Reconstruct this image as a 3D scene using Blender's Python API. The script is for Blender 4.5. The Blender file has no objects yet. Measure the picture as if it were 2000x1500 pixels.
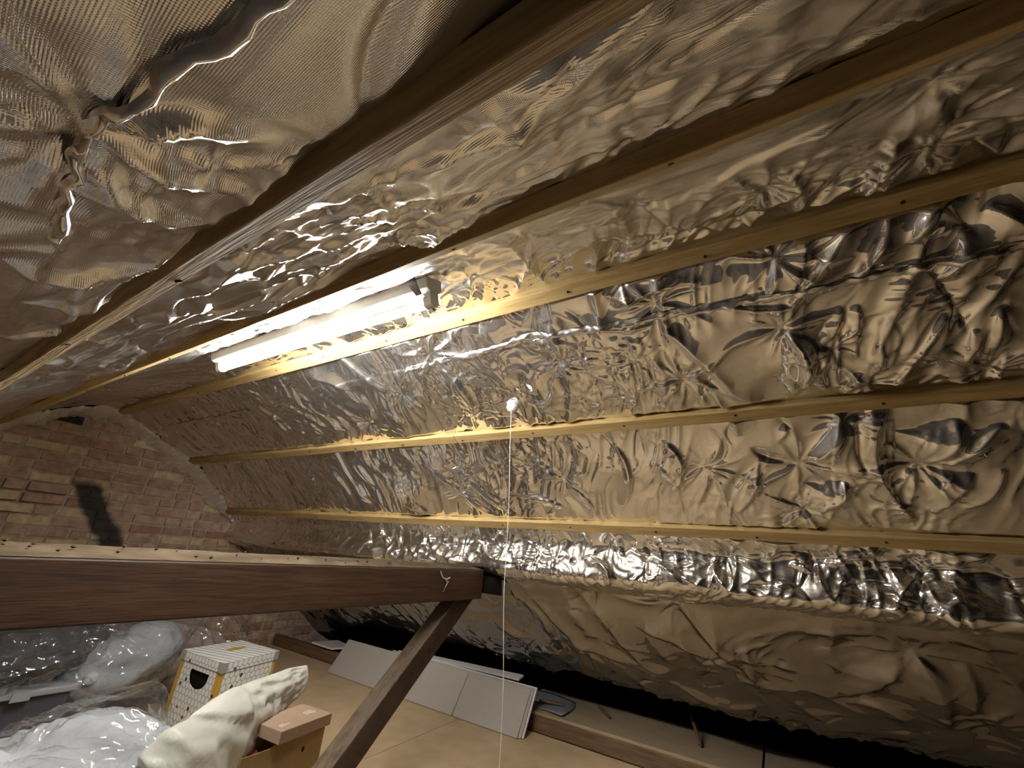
import bpy, math, random
import numpy as np
from mathutils import Matrix, Vector
from mathutils.geometry import tessellate_polygon

# ---------------------------------------------------------------- camera, world, exposure
sc = bpy.context.scene
C = sc.collection
ZO = 1.0                      # the camera is 1 m above the loft floor; shapes below are given from the camera's height
cam_d = bpy.data.cameras.new('camera')
cam = bpy.data.objects.new('camera', cam_d)
C.objects.link(cam)
cam_d.sensor_fit = 'HORIZONTAL'; cam_d.sensor_width = 36.0
cam_d.lens = 36.0 * 786.9 / 2000.0
cam_d.clip_start = 0.02; cam_d.clip_end = 60
_R = np.array([[0.51042983, 0.37791439, 0.77242611],
               [-0.85588013, 0.13630684, 0.49888841],
               [0.08325015, -0.91575169, 0.3930245]])
_r, _u, _b = _R[:, 0], -_R[:, 1], -_R[:, 2]
cam.matrix_world = Matrix(((_r[0], _u[0], _b[0], 0), (_r[1], _u[1], _b[1], 0), (_r[2], _u[2], _b[2], ZO), (0, 0, 0, 1)))
sc.camera = cam
wd = bpy.data.worlds.new('world'); sc.world = wd; wd.use_nodes = True
wd.node_tree.nodes['Background'].inputs[0].default_value = (0, 0, 0, 1)
wd.node_tree.nodes['Background'].inputs[1].default_value = 0.0
sc.view_settings.view_transform = 'Standard'
sc.view_settings.look = 'None'
sc.view_settings.gamma = 1.0
sc.view_settings.use_curve_mapping = False
sc.view_settings.exposure = 0.2
TUBE_POWER = 215.0             # radiance of the fluorescent tube, the only lamp in the loft
sc.cycles.max_bounces = 6
sc.cycles.glossy_bounces = 4
sc.cycles.diffuse_bounces = 3
sc.cycles.transparent_max_bounces = 8
sc.cycles.sample_clamp_indirect = 6.0
sc.cycles.blur_glossy = 0.3
sc.cycles.use_light_tree = False
sc.cycles.use_adaptive_sampling = True
sc.cycles.adaptive_threshold = 0.08

rng = np.random.default_rng(11)
random.seed(5)

# ---------------------------------------------------------------- helpers
WO = {}
def tag(o, label=None, cat=None, group=None, kind=None):
    if label: o['label'] = label
    if cat: o['category'] = cat
    if group: o['group'] = group
    if kind: o['kind'] = kind
    return o
def _place(o, org, parent):
    o.parent = parent
    base = WO[parent] if parent else np.zeros(3)
    o.location = tuple(np.array(org) - base)
    WO[o] = np.array(org, float)
def empty(name, org, label=None, cat=None, group=None, kind=None):
    o = bpy.data.objects.new(name, None); C.objects.link(o)
    o.empty_display_size = 0.05
    _place(o, (org[0], org[1], org[2] + ZO), None)
    return tag(o, label, cat, group, kind)
def mk(name, V, F, mat, parent=None, smooth=False, uv=None):
    """one mesh object from vertices (camera-height coordinates) and faces"""
    V = np.array(V, float); V = V + np.array([0, 0, ZO])
    org = np.array([(V[:, 0].min() + V[:, 0].max()) / 2, (V[:, 1].min() + V[:, 1].max()) / 2, V[:, 2].min()])
    me = bpy.data.meshes.new(name)
    me.from_pydata((V - org).tolist(), [], [list(map(int, f)) for f in F])
    if uv is not None:
        l = me.uv_layers.new(name='UVMap')
        flat = [c for f in uv for p in f for c in p]
        l.data.foreach_set('uv', flat)
    if mat: me.materials.append(mat)
    me.validate()
    o = bpy.data.objects.new(name, me); C.objects.link(o)
    if smooth: me.polygons.foreach_set('use_smooth', [True] * len(me.polygons))
    _place(o, org, parent)
    return o
def grid_mesh(name, P, mat, parent=None, uv=None, cyclic_u=False):
    """fast quad grid: P is (n,m,3)"""
    n, m = P.shape[:2]
    V = (P.reshape(-1, 3) + np.array([0, 0, ZO]))
    org = np.array([(V[:, 0].min() + V[:, 0].max()) / 2, (V[:, 1].min() + V[:, 1].max()) / 2, V[:, 2].min()])
    V = V - org
    I = np.arange(n * m).reshape(n, m)
    if cyclic_u: I = np.concatenate([I, I[:, :1]], 1)
    Q = np.stack([I[:-1, :-1], I[1:, :-1], I[1:, 1:], I[:-1, 1:]], -1).reshape(-1, 4)
    me = bpy.data.meshes.new(name)
    me.vertices.add(len(V)); me.vertices.foreach_set('co', V.astype(np.float32).ravel())
    me.loops.add(Q.size); me.loops.foreach_set('vertex_index', Q.astype(np.int32).ravel())
    me.polygons.add(len(Q)); me.polygons.foreach_set('loop_start', (np.arange(len(Q)) * 4).astype(np.int32))
    if uv is not None:
        l = me.uv_layers.new(name='UVMap')
        l.data.foreach_set('uv', uv.reshape(-1, 2)[Q.ravel()].astype(np.float32).ravel())
    me.update(calc_edges=True)
    me.polygons.foreach_set('use_smooth', [True] * len(Q))
    me.materials.append(mat)
    o = bpy.data.objects.new(name, me); C.objects.link(o)
    _place(o, org, parent)
    return o
BOXF = [(0, 3, 2, 1), (4, 5, 6, 7), (0, 1, 5, 4), (1, 2, 6, 5), (2, 3, 7, 6), (3, 0, 4, 7)]
def boxv(x0, x1, y0, y1, z0, z1):
    return [(x0, y0, z0), (x1, y0, z0), (x1, y1, z0), (x0, y1, z0), (x0, y0, z1), (x1, y0, z1), (x1, y1, z1), (x0, y1, z1)]
def frame_box(c, ax, ay, az, hx, hy, hz):
    c, ax, ay, az = map(lambda v: np.array(v, float), (c, ax, ay, az))
    return [c + ax * hx * i + ay * hy * j + az * hz * k for (i, j, k) in
            ((-1, -1, -1), (1, -1, -1), (1, 1, -1), (-1, 1, -1), (-1, -1, 1), (1, -1, 1), (1, 1, 1), (-1, 1, 1))]
def bevel(o, w, seg=2):
    m = o.modifiers.new('bevel', 'BEVEL'); m.width = w; m.segments = seg; m.limit_method = 'ANGLE'
    return o
def tube(pts, rad, seg=10, caps=True):
    pts = [np.array(p, float) for p in pts]; V = []; F = []
    rad = [rad] * len(pts) if np.isscalar(rad) else rad
    for i, p in enumerate(pts):
        d = pts[min(i + 1, len(pts) - 1)] - pts[max(i - 1, 0)]; d = d / np.linalg.norm(d)
        a = np.cross(d, (0, 0, 1.0)) if abs(d[2]) < .9 else np.cross(d, (1.0, 0, 0)); a /= np.linalg.norm(a); b = np.cross(d, a)
        for k in range(seg):
            t = 2 * math.pi * k / seg; V.append(p + rad[i] * (a * math.cos(t) + b * math.sin(t)))
    for i in range(len(pts) - 1):
        for k in range(seg):
            F.append((i * seg + k, i * seg + (k + 1) % seg, (i + 1) * seg + (k + 1) % seg, (i + 1) * seg + k))
    if caps:
        F.append(tuple(range(seg - 1, -1, -1))); F.append(tuple((len(pts) - 1) * seg + k for k in range(seg)))
    return V, F
# lattice noise
_lat = {}
def _lattice(seed):
    if seed not in _lat: _lat[seed] = np.random.default_rng(seed).uniform(-1, 1, (128, 128))
    return _lat[seed]
def noise2(x, y, seed):
    L = _lattice(seed); xi = np.floor(x).astype(int); yi = np.floor(y).astype(int)
    fx = x - xi; fy = y - yi; fx = fx * fx * fx * (fx * (fx * 6 - 15) + 10); fy = fy * fy * fy * (fy * (fy * 6 - 15) + 10)
    a, b = xi % 128, (xi + 1) % 128; c, d = yi % 128, (yi + 1) % 128
    return (L[a, c] * (1 - fx) + L[b, c] * fx) * (1 - fy) + (L[a, d] * (1 - fx) + L[b, d] * fx) * fy
def noise3(p, seed):
    return (noise2(p[..., 0] + 3.1 * p[..., 2], p[..., 1] - 1.7 * p[..., 2], seed) + noise2(p[..., 1] + 2.3 * p[..., 0], p[..., 2] - .9 * p[..., 1] + 7, seed + 1)) * .7
def sstep(x, a, b):
    t = np.clip((x - a) / (b - a), 0, 1); return t * t * (3 - 2 * t)

# ---------------------------------------------------------------- materials
def newmat(name):
    m = bpy.data.materials.new(name); m.use_nodes = True
    nt = m.node_tree; return m, nt, nt.nodes['Principled BSDF']
def nd(nt, t, **kw):
    n = nt.nodes.new(t)
    for k, v in kw.items():
        if k.startswith('i_'):
            key = k[2:]; key = int(key) if key.isdigit() else key.replace('_', ' ')
            n.inputs[key].default_value = v
        else: setattr(n, k, v)
    return n
def ramp(nt, src, stops):
    r = nd(nt, 'ShaderNodeValToRGB'); e = r.color_ramp.elements
    while len(e) < len(stops): e.new(0.5)
    for el, (p, c) in zip(e, stops): el.position = p; el.color = (*c, 1)
    nt.links.new(src, r.inputs[0]); return r
def plain(name, col, rough=.6, metal=0.0, vary=.12, scale=25, bump=0.0, bscale=120, spec=.5):
    m, nt, b = newmat(name); L = nt.links.new
    tc = nd(nt, 'ShaderNodeTexCoord'); n = nd(nt, 'ShaderNodeTexNoise', i_Scale=scale, i_Detail=5.0); L(tc.outputs['Object'], n.inputs['Vector'])
    r = ramp(nt, n.outputs['Fac'], [(.3, tuple(c * (1 - vary) for c in col)), (.7, tuple(min(1, c * (1 + vary)) for c in col))])
    L(r.outputs[0], b.inputs['Base Color'])
    b.inputs['Roughness'].default_value = rough; b.inputs['Metallic'].default_value = metal
    b.inputs['Specular IOR Level'].default_value = spec
    if bump:
        n2 = nd(nt, 'ShaderNodeTexNoise', i_Scale=bscale, i_Detail=4.0); L(tc.outputs['Object'], n2.inputs['Vector'])
        bp = nd(nt, 'ShaderNodeBump', i_Strength=bump, i_Distance=.01); L(n2.outputs['Fac'], bp.inputs['Height']); L(bp.outputs[0], b.inputs['Normal'])
    return m
def wood(name, c1, c2, stretch=(18, 1.2, 18), rough=.7, knots=True, dust=None, bump=.25, spec=.5):
    m, nt, b = newmat(name); L = nt.links.new
    tc = nd(nt, 'ShaderNodeTexCoord'); mp = nd(nt, 'ShaderNodeMapping'); mp.inputs['Scale'].default_value = stretch
    L(tc.outputs['Object'], mp.inputs['Vector'])
    n = nd(nt, 'ShaderNodeTexNoise', i_Scale=3.0, i_Detail=6.0, i_Distortion=.8); L(mp.outputs[0], n.inputs['Vector'])
    fine = nd(nt, 'ShaderNodeTexNoise', i_Scale=14.0, i_Detail=3.0); L(mp.outputs[0], fine.inputs['Vector'])
    mx = nd(nt, 'ShaderNodeMath', operation='MULTIPLY_ADD'); L(fine.outputs['Fac'], mx.inputs[0]); mx.inputs[1].default_value = .5; L(n.outputs['Fac'], mx.inputs[2])
    r = ramp(nt, mx.outputs[0], [(.55, c1), (.95, c2)])
    col = r.outputs[0]
    if knots:
        v = nd(nt, 'ShaderNodeTexVoronoi', i_Scale=.9); L(mp.outputs[0], v.inputs['Vector'])
        kr = ramp(nt, v.outputs['Distance'], [(.02, (.35, .3, .25)), (.12, (1, 1, 1))])
        mm = nd(nt, 'ShaderNodeMix', data_type='RGBA', blend_type='MULTIPLY'); mm.inputs[0].default_value = 1
        L(col, mm.inputs[6]); L(kr.outputs[0], mm.inputs[7]); col = mm.outputs[2]
    if dust:
        dn = nd(nt, 'ShaderNodeTexNoise', i_Scale=9.0, i_Detail=7.0); L(tc.outputs['Object'], dn.inputs['Vector'])
        dr = ramp(nt, dn.outputs['Fac'], [(.45, (0, 0, 0)), (.75, (1, 1, 1))])
        mm = nd(nt, 'ShaderNodeMix', data_type='RGBA'); L(dr.outputs[0], mm.inputs[0]); L(col, mm.inputs[6]); mm.inputs[7].default_value = (*dust, 1); col = mm.outputs[2]
    L(col, b.inputs['Base Color']); b.inputs['Roughness'].default_value = rough; b.inputs['Specular IOR Level'].default_value = spec
    bp = nd(nt, 'ShaderNodeBump', i_Strength=bump, i_Distance=.004); L(mx.outputs[0], bp.inputs['Height']); L(bp.outputs[0], b.inputs['Normal'])
    return m
def foil(name, col=(.82, .80, .765), r0=.04, r1=.13, weave=.18, crinkle=.10, broad=.22, broad_r=.45):
    m = bpy.data.materials.new(name); m.use_nodes = True; nt = m.node_tree; nt.nodes.clear(); L = nt.links.new
    out = nd(nt, 'ShaderNodeOutputMaterial'); b = nd(nt, 'ShaderNodeBsdfGlossy'); b.inputs[0].default_value = (*col, 1)
    g2 = nd(nt, 'ShaderNodeBsdfGlossy', i_Roughness=broad_r); g2.inputs[0].default_value = (*col, 1)      # the dull, finely scuffed part of the finish
    mx = nd(nt, 'ShaderNodeMixShader'); mx.inputs[0].default_value = broad; L(b.outputs[0], mx.inputs[1]); L(g2.outputs[0], mx.inputs[2]); L(mx.outputs[0], out.inputs[0])
    tc = nd(nt, 'ShaderNodeTexCoord')
    n = nd(nt, 'ShaderNodeTexNoise', i_Scale=4.0, i_Detail=2.0); L(tc.outputs['Object'], n.inputs['Vector'])
    mr = nd(nt, 'ShaderNodeMapRange'); mr.inputs['From Min'].default_value = .35; mr.inputs['From Max'].default_value = .7
    mr.inputs['To Min'].default_value = r0; mr.inputs['To Max'].default_value = r1
    L(n.outputs['Fac'], mr.inputs['Value']); L(mr.outputs[0], b.inputs['Roughness'])
    c = nd(nt, 'ShaderNodeTexNoise', noise_type='RIDGED_MULTIFRACTAL', i_Scale=9.0, i_Detail=3.0, i_Roughness=.55, i_Distortion=.6); L(tc.outputs['Object'], c.inputs['Vector'])
    b1 = nd(nt, 'ShaderNodeBump', i_Strength=crinkle, i_Distance=.010); L(c.outputs['Fac'], b1.inputs['Height'])
    last = b1
    if weave:
        uvn = nd(nt, 'ShaderNodeUVMap')
        for d in ('X', 'Y'):
            w = nd(nt, 'ShaderNodeTexWave', wave_type='BANDS', bands_direction=d, i_Scale=190.0, i_Distortion=.6, i_Detail=0.0)
            L(uvn.outputs[0], w.inputs['Vector'])
            bb = nd(nt, 'ShaderNodeBump', i_Strength=weave, i_Distance=.00035); L(w.outputs['Fac'], bb.inputs['Height']); L(last.outputs[0], bb.inputs['Normal']); last = bb
    L(last.outputs[0], b.inputs['Normal']); L(last.outputs[0], g2.inputs['Normal'])
    return m
def film(name, tint=(.97, .975, .98), gloss=.085, rough=.07, haze=.015):
    """thin clear polythene: mostly see-through, glossy, slightly milky"""
    m = bpy.data.materials.new(name); m.use_nodes = True; nt = m.node_tree; nt.nodes.clear(); L = nt.links.new
    out = nd(nt, 'ShaderNodeOutputMaterial')
    tr = nd(nt, 'ShaderNodeBsdfTransparent'); tr.inputs[0].default_value = (*tint, 1)
    di = nd(nt, 'ShaderNodeBsdfDiffuse'); di.inputs[0].default_value = (.8, .82, .85, 1)
    gl = nd(nt, 'ShaderNodeBsdfGlossy'); gl.inputs['Roughness'].default_value = rough; gl.inputs[0].default_value = (1, 1, 1, 1)
    fr = nd(nt, 'ShaderNodeLayerWeight', i_Blend=.5); pw = nd(nt, 'ShaderNodeMath', operation='POWER'); L(fr.outputs['Facing'], pw.inputs[0]); pw.inputs[1].default_value = 3.0
    ma = nd(nt, 'ShaderNodeMath', operation='MULTIPLY_ADD'); L(pw.outputs[0], ma.inputs[0]); ma.inputs[1].default_value = .45; ma.inputs[2].default_value = gloss
    m1 = nd(nt, 'ShaderNodeMixShader'); m1.inputs[0].default_value = haze; L(tr.outputs[0], m1.inputs[1]); L(di.outputs[0], m1.inputs[2])
    m2 = nd(nt, 'ShaderNodeMixShader'); L(ma.outputs[0], m2.inputs[0]); L(m1.outputs[0], m2.inputs[1]); L(gl.outputs[0], m2.inputs[2])
    tc = nd(nt, 'ShaderNodeTexCoord'); n = nd(nt, 'ShaderNodeTexNoise', noise_type='RIDGED_MULTIFRACTAL', i_Scale=13.0, i_Detail=4.0, i_Distortion=.8); L(tc.outputs['Object'], n.inputs['Vector'])
    bp = nd(nt, 'ShaderNodeBump', i_Strength=.7, i_Distance=.03); L(n.outputs['Fac'], bp.inputs['Height']); L(bp.outputs[0], gl.inputs['Normal'])
    L(m2.outputs[0], out.inputs[0]); return m

M_foil = foil('reflective_foil')
M_foil_plain = foil('plain_foil', weave=0)
M_foil_low = foil('darkened_foil', col=(.37, .35, .32), weave=0, crinkle=.12)  # same foil, its colour darkened for the dark eaves it mirrors
M_tape = foil('foil_tape', col=(.93, .92, .89), r0=.15, r1=.3, weave=0, crinkle=.8, broad=.6, broad_r=.75)
M_seam = foil('shiny_seam_tape', col=(.86, .85, .82), r0=.08, r1=.2, weave=0, crinkle=.35)
M_batten = wood('pale_softwood', (.34, .22, .085), (.50, .36, .16), spec=.15)
M_batten_old = wood('rough_sawn_softwood', (.24, .165, .085), (.46, .34, .18), bump=.5, spec=.08)
M_beam = wood('dark_stained_beam', (.030, .0125, .006), (.075, .034, .016), stretch=(1.2, 18, 18), rough=.55, knots=False)
M_beam_top = wood('dusty_beam_top', (.035, .025, .016), (.062, .046, .03), stretch=(1.2, 18, 18), rough=.95, knots=False, dust=(.09, .068, .047), spec=.0)
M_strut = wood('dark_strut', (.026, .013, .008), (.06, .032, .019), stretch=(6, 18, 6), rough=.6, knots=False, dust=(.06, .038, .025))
M_strut_top = wood('lit_strut_top', (.13, .095, .065), (.24, .18, .125), stretch=(6, 18, 6), rough=.9, knots=False, dust=(.20, .16, .12), spec=.05)  # strut's upper face: lamplight put into a lighter wood colour
M_ledge = wood('ledge_timber', (.10, .052, .026), (.20, .115, .06), stretch=(18, 1.2, 18))
M_board = plain('chipboard', (.62, .46, .275), rough=.62, vary=.10, scale=9, bump=.05, bscale=300)
M_ledge_top = plain('ledge_board', (.36, .27, .17), rough=.8, vary=.10, scale=9, bump=.05, bscale=300)
M_felt = plain('unseen_felt', (.035, .031, .028), rough=.9, vary=.2)
M_wool = plain('unseen_dark_insulation', (.085, .078, .07), rough=1.0, vary=.3, scale=20, spec=.1)
M_void = plain('shade_black', (.012, .010, .008), rough=1.0, spec=0)  # near-black colour standing in for deep shade in eaves and gaps
M_white = plain('white_enamel', (.72, .70, .64), rough=.4, vary=.04)
M_plastic_white = plain('white_plastic', (.78, .78, .76), rough=.35, vary=.03)
M_dark_metal = plain('dark_strap', (.05, .045, .04), rough=.5)
M_nail = plain('nail_head', (.03, .027, .025), rough=.5, metal=.6)
M_cord = plain('white_cord', (.80, .76, .66), rough=.8)
M_panel = plain('grey_laminate', (.47, .43, .385), rough=.5, vary=.03)
M_panel_w = plain('white_panel', (.78, .77, .74), rough=.5, vary=.03)
M_underlay = plain('grey_underlay', (.25, .27, .28), rough=.7, vary=.08)
M_kraft = plain('kraft_card', (.40, .27, .11), rough=.75, vary=.05)
M_lid = plain('tan_card', (.52, .36, .25), rough=.7, vary=.06)
M_label = plain('torn_paper', (.72, .62, .50), rough=.9)
M_pink = plain('pink_tissue', (.62, .14, .14), rough=.8)
M_cream = plain('cream_polythene', (.78, .77, .67), rough=.38, vary=.05, scale=10, bump=.3, bscale=30)
M_pillow = plain('white_bedding', (.52, .535, .56), rough=.8, vary=.05, bump=.35, bscale=22)
M_grey = plain('grey_fleece', (.34, .365, .395), rough=.95, vary=.12, scale=14, bump=.2, bscale=60)
M_darkcloth = plain('charcoal_cloth', (.045, .047, .054), rough=.95, vary=.2)
M_pinkcloth = plain('dusty_pink_cloth', (.34, .27, .235), rough=.95, vary=.15)
M_button = plain('pale_button', (.48, .49, .48), rough=.4)
M_tub = plain('smoky_tub', (.07, .07, .085), rough=.3, vary=.1)
M_rim = plain('grey_rim', (.30, .31, .32), rough=.4, vary=.05)
M_film = film('clear_polythene')
M_film2 = film('clear_polythene_crumpled', gloss=.09, haze=.02)
M_web = plain('cobweb', (.45, .38, .32), rough=.9)
M_mortar = plain('mortar', (.27, .205, .155), rough=.95, vary=.2, scale=18, bump=.4, bscale=90)
M_tubewhite = bpy.data.materials.new('lit_tube'); M_tubewhite.use_nodes = True
_b = M_tubewhite.node_tree.nodes['Principled BSDF']; _b.inputs['Emission Color'].default_value = (1.0, .985, .95, 1); _b.inputs['Emission Strength'].default_value = TUBE_POWER
def brick_mat(name='old_brick', stops=None):
    m, nt, b = newmat(name); L = nt.links.new
    oi = nd(nt, 'ShaderNodeObjectInfo')
    r = ramp(nt, oi.outputs['Random'], stops or [(0, (.37, .20, .155)), (.2, (.47, .32, .24)), (.42, (.55, .41, .30)), (.62, (.45, .29, .225)), (.8, (.60, .46, .33)), (1, (.70, .58, .38))])
    tc = nd(nt, 'ShaderNodeTexCoord'); n = nd(nt, 'ShaderNodeTexNoise', i_Scale=24.0, i_Detail=6.0)
    ge = nd(nt, 'ShaderNodeNewGeometry'); L(ge.outputs['Position'], n.inputs['Vector'])
    nr = ramp(nt, n.outputs['Fac'], [(.3, (.68, .68, .68)), (.7, (1.2, 1.15, 1.1))])
    mm = nd(nt, 'ShaderNodeMix', data_type='RGBA', blend_type='MULTIPLY'); mm.inputs[0].default_value = 1; L(r.outputs[0], mm.inputs[6]); L(nr.outputs[0], mm.inputs[7])
    # soot streak with its own shape: a leaning band down the wall
    sp = nd(nt, 'ShaderNodeSeparateXYZ'); L(ge.outputs['Position'], sp.inputs[0])
    wn = nd(nt, 'ShaderNodeTexNoise', i_Scale=7.0, i_Detail=4.0); L(ge.outputs['Position'], wn.inputs['Vector'])
    a = nd(nt, 'ShaderNodeMath', operation='MULTIPLY_ADD'); L(sp.outputs['Z'], a.inputs[0]); a.inputs[1].default_value = .75; a.inputs[2].default_value = -(1.005 + .75 * (ZO + .235))
    d = nd(nt, 'ShaderNodeMath', operation='ADD'); L(sp.outputs['X'], d.inputs[0]); L(a.outputs[0], d.inputs[1])
    d2 = nd(nt, 'ShaderNodeMath', operation='MULTIPLY_ADD'); L(wn.outputs['Fac'], d2.inputs[0]); d2.inputs[1].default_value = .12; d2.inputs[2].default_value = -.06
    d3 = nd(nt, 'ShaderNodeMath', operation='ADD'); L(d.outputs[0], d3.inputs[0]); L(d2.outputs[0], d3.inputs[1])
    ab = nd(nt, 'ShaderNodeMath', operation='ABSOLUTE'); L(d3.outputs[0], ab.inputs[0])
    s1 = nd(nt, 'ShaderNodeMapRange', interpolation_type='SMOOTHSTEP'); s1.inputs['From Min'].default_value = .115; s1.inputs['From Max'].default_value = .06; L(ab.outputs[0], s1.inputs['Value'])
    s2 = nd(nt, 'ShaderNodeMapRange', interpolation_type='SMOOTHSTEP'); s2.inputs['From Min'].default_value = ZO + .29; s2.inputs['From Max'].default_value = ZO + .22; L(sp.outputs['Z'], s2.inputs['Value'])
    mu = nd(nt, 'ShaderNodeMath', operation='MULTIPLY'); L(s1.outputs[0], mu.inputs[0]); L(s2.outputs[0], mu.inputs[1])
    mu2 = nd(nt, 'ShaderNodeMath', operation='MULTIPLY'); L(mu.outputs[0], mu2.inputs[0]); mu2.inputs[1].default_value = .93
    st = nd(nt, 'ShaderNodeMix', data_type='RGBA'); L(mu2.outputs[0], st.inputs[0]); L(mm.outputs[2], st.inputs[6]); st.inputs[7].default_value = (.018, .016, .015, 1)
    L(st.outputs[2], b.inputs['Base Color']); b.inputs['Roughness'].default_value = .92
    bp = nd(nt, 'ShaderNodeBump', i_Strength=.4, i_Distance=.006); L(n.outputs['Fac'], bp.inputs['Height']); L(bp.outputs[0], b.inputs['Normal'])
    return m
M_brick = brick_mat()
M_gable_mortar = brick_mat('gable_mortar', [(0, (.56, .45, .34)), (1, (.56, .45, .34))])
M_soot_dark = plain('sooty_and_darkened_brick', (.03, .026, .024), rough=.95, vary=.2)  # soot on gable bricks; also darkens the unseen rear wall
def bee_mat(name, lid=False):
    """printed card: hexagon cells with small bees and an ochre border on the side edges; the lid has thin stripes"""
    m, nt, b = newmat(name); L = nt.links.new
    uv = nd(nt, 'ShaderNodeUVMap')
    def vm(op, a, bb=None, c=None):
        n = nd(nt, 'ShaderNodeVectorMath', operation=op)
        for i, v in enumerate((a, bb, c)):
            if v is None: continue
            if isinstance(v, tuple): n.inputs[i].default_value = v
            else: L(v, n.inputs[i])
        return n
    def ma(op, a, bb=None, c=None):
        n = nd(nt, 'ShaderNodeMath', operation=op)
        for i, v in enumerate((a, bb, c)):
            if v is None: continue
            if isinstance(v, (int, float)): n.inputs[i].default_value = v
            else: L(v, n.inputs[i])
        return n.outputs[0]
    white = (.82, .82, .78); line = (.40, .41, .43)
    mixc = lambda f, c0, c1: _mix(f, c0, c1)
    def _mix(f, c0, c1):
        n = nd(nt, 'ShaderNodeMix', data_type='RGBA'); L(f, n.inputs[0])
        for i, v in ((6, c0), (7, c1)):
            if isinstance(v, tuple): n.inputs[i].default_value = (*v, 1)
            else: L(v, n.inputs[i])
        return n.outputs[2]
    if lid:
        w = nd(nt, 'ShaderNodeTexWave', wave_type='BANDS', bands_direction='X', i_Scale=8.0); L(uv.outputs[0], w.inputs['Vector'])
        f = ma('GREATER_THAN', w.outputs['Fac'], .80)
        col = _mix(f, white, (.36, .36, .36))
        # the painted motif in the middle of the lid
        sub = vm('SUBTRACT', uv.outputs[0], (.03, .02, 0)); mul = vm('MULTIPLY', sub.outputs[0], (12.0, 28.0, 1)); ln = vm('LENGTH', mul.outputs[0])
        nn = nd(nt, 'ShaderNodeTexNoise', i_Scale=26.0); L(uv.outputs[0], nn.inputs['Vector'])
        f2 = ma('LESS_THAN', ma('MULTIPLY_ADD', nn.outputs['Fac'], 1.6, ln.outputs['Value']), 1.55)
        col = _mix(f2, col, (.50, .30, .05))
    else:
        p = vm('SCALE', uv.outputs[0]); p.inputs['Scale'].default_value = 32.0; P = p.outputs[0]
        r = (1.0, 1.7320508, 1.0); h = (.5, .8660254, .5)
        a = vm('SUBTRACT', vm('WRAP', P, r, (0, 0, 0)).outputs[0], h).outputs[0]
        bb = vm('SUBTRACT', vm('WRAP', vm('SUBTRACT', P, h).outputs[0], r, (0, 0, 0)).outputs[0], h).outputs[0]
        flat = (1, 1, 0); a = vm('MULTIPLY', a, flat).outputs[0]; bb = vm('MULTIPLY', bb, flat).outputs[0]
        da = vm('LENGTH', a).outputs['Value']; db = vm('LENGTH', bb).outputs['Value']
        def hexd(v):
            av = vm('ABSOLUTE', v).outputs[0]; s = nd(nt, 'ShaderNodeSeparateXYZ'); L(av, s.inputs[0])
            return ma('MAXIMUM', s.outputs[0], ma('ADD', ma('MULTIPLY', s.outputs[0], .5), ma('MULTIPLY', s.outputs[1], .8660254)))
        d = ma('MINIMUM', hexd(a), hexd(bb))
        f = ma('GREATER_THAN', d, .43)
        col = _mix(f, white, line)
        v = nd(nt, 'ShaderNodeTexVoronoi', i_Scale=17.0); L(uv.outputs[0], v.inputs['Vector'])
        f2 = ma('LESS_THAN', v.outputs['Distance'], .16)
        col = _mix(f2, col, (.06, .05, .03))
        s = nd(nt, 'ShaderNodeSeparateXYZ'); L(uv.outputs[0], s.inputs[0])
        f3 = ma('GREATER_THAN', ma('ABSOLUTE', s.outputs[0]), .158)
        col = _mix(ma('MULTIPLY', f3, ma('GREATER_THAN', v.outputs['Distance'], .16)), col, (.56, .33, .05))
    L(col, b.inputs['Base Color']); b.inputs['Roughness'].default_value = .45
    return m
M_bee = bee_mat('honeycomb_print'); M_bee_lid = bee_mat('striped_lid_print', True)

#SECTION-BEGIN
# ---------------------------------------------------------------- the roof's cross-section (x across, z up, from camera height)
def _spline(cp, step=.002):
    cp = np.array(cp, float); out = []
    Q = np.vstack([2 * cp[0] - cp[1], cp, 2 * cp[-1] - cp[-2]])
    for i in range(1, len(Q) - 2):
        p0, p1, p2, p3 = Q[i - 1], Q[i], Q[i + 1], Q[i + 2]
        t0 = 0; t1 = t0 + np.linalg.norm(p1 - p0) ** .5; t2 = t1 + np.linalg.norm(p2 - p1) ** .5; t3 = t2 + np.linalg.norm(p3 - p2) ** .5
        t = np.linspace(t1, t2, 60, endpoint=False)[:, None]
        A1 = (t1 - t) / (t1 - t0) * p0 + (t - t0) / (t1 - t0) * p1; A2 = (t2 - t) / (t2 - t1) * p1 + (t - t1) / (t2 - t1) * p2
        A3 = (t3 - t) / (t3 - t2) * p2 + (t - t2) / (t3 - t2) * p3
        B1 = (t2 - t) / (t2 - t0) * A1 + (t - t0) / (t2 - t0) * A2; B2 = (t3 - t) / (t3 - t1) * A2 + (t - t1) / (t3 - t1) * A3
        out.append((t2 - t) / (t2 - t1) * B1 + (t - t1) / (t2 - t1) * B2)
    out = np.vstack(out + [cp[-1:]])
    L = np.r_[0, np.cumsum(np.linalg.norm(np.diff(out, axis=0), axis=1))]
    S = np.linspace(0, L[-1], int(L[-1] / step) + 1)
    P = np.stack([np.interp(S, L, out[:, 0]), np.interp(S, L, out[:, 1])], 1)
    T = np.gradient(P, S, axis=0); T /= np.linalg.norm(T, axis=1)[:, None]
    N = np.stack([T[:, 1], -T[:, 0]], 1)      # into the room
    return S, P, N
def main_section():
    return _spline([(-1.62, -1.03), (-1.0, -.585), (-.4, -.105), (.13, .315), (.44, .565), (.56, .662), (.72, .752), (.93, .825), (1.08, .775), (1.33, .654), (1.58, .545),
                    (1.79, .387), (2.05, .165), (2.125, .09), (2.125, .045), (2.10, -.055), (2.125, -.083), (2.30, -.12)])
def drape_section():
    return _spline([(2.24, -.095), (2.32, -.165), (2.50, -.33), (2.73, -.515), (2.93, -.645), (3.00, -.675)])
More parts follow.
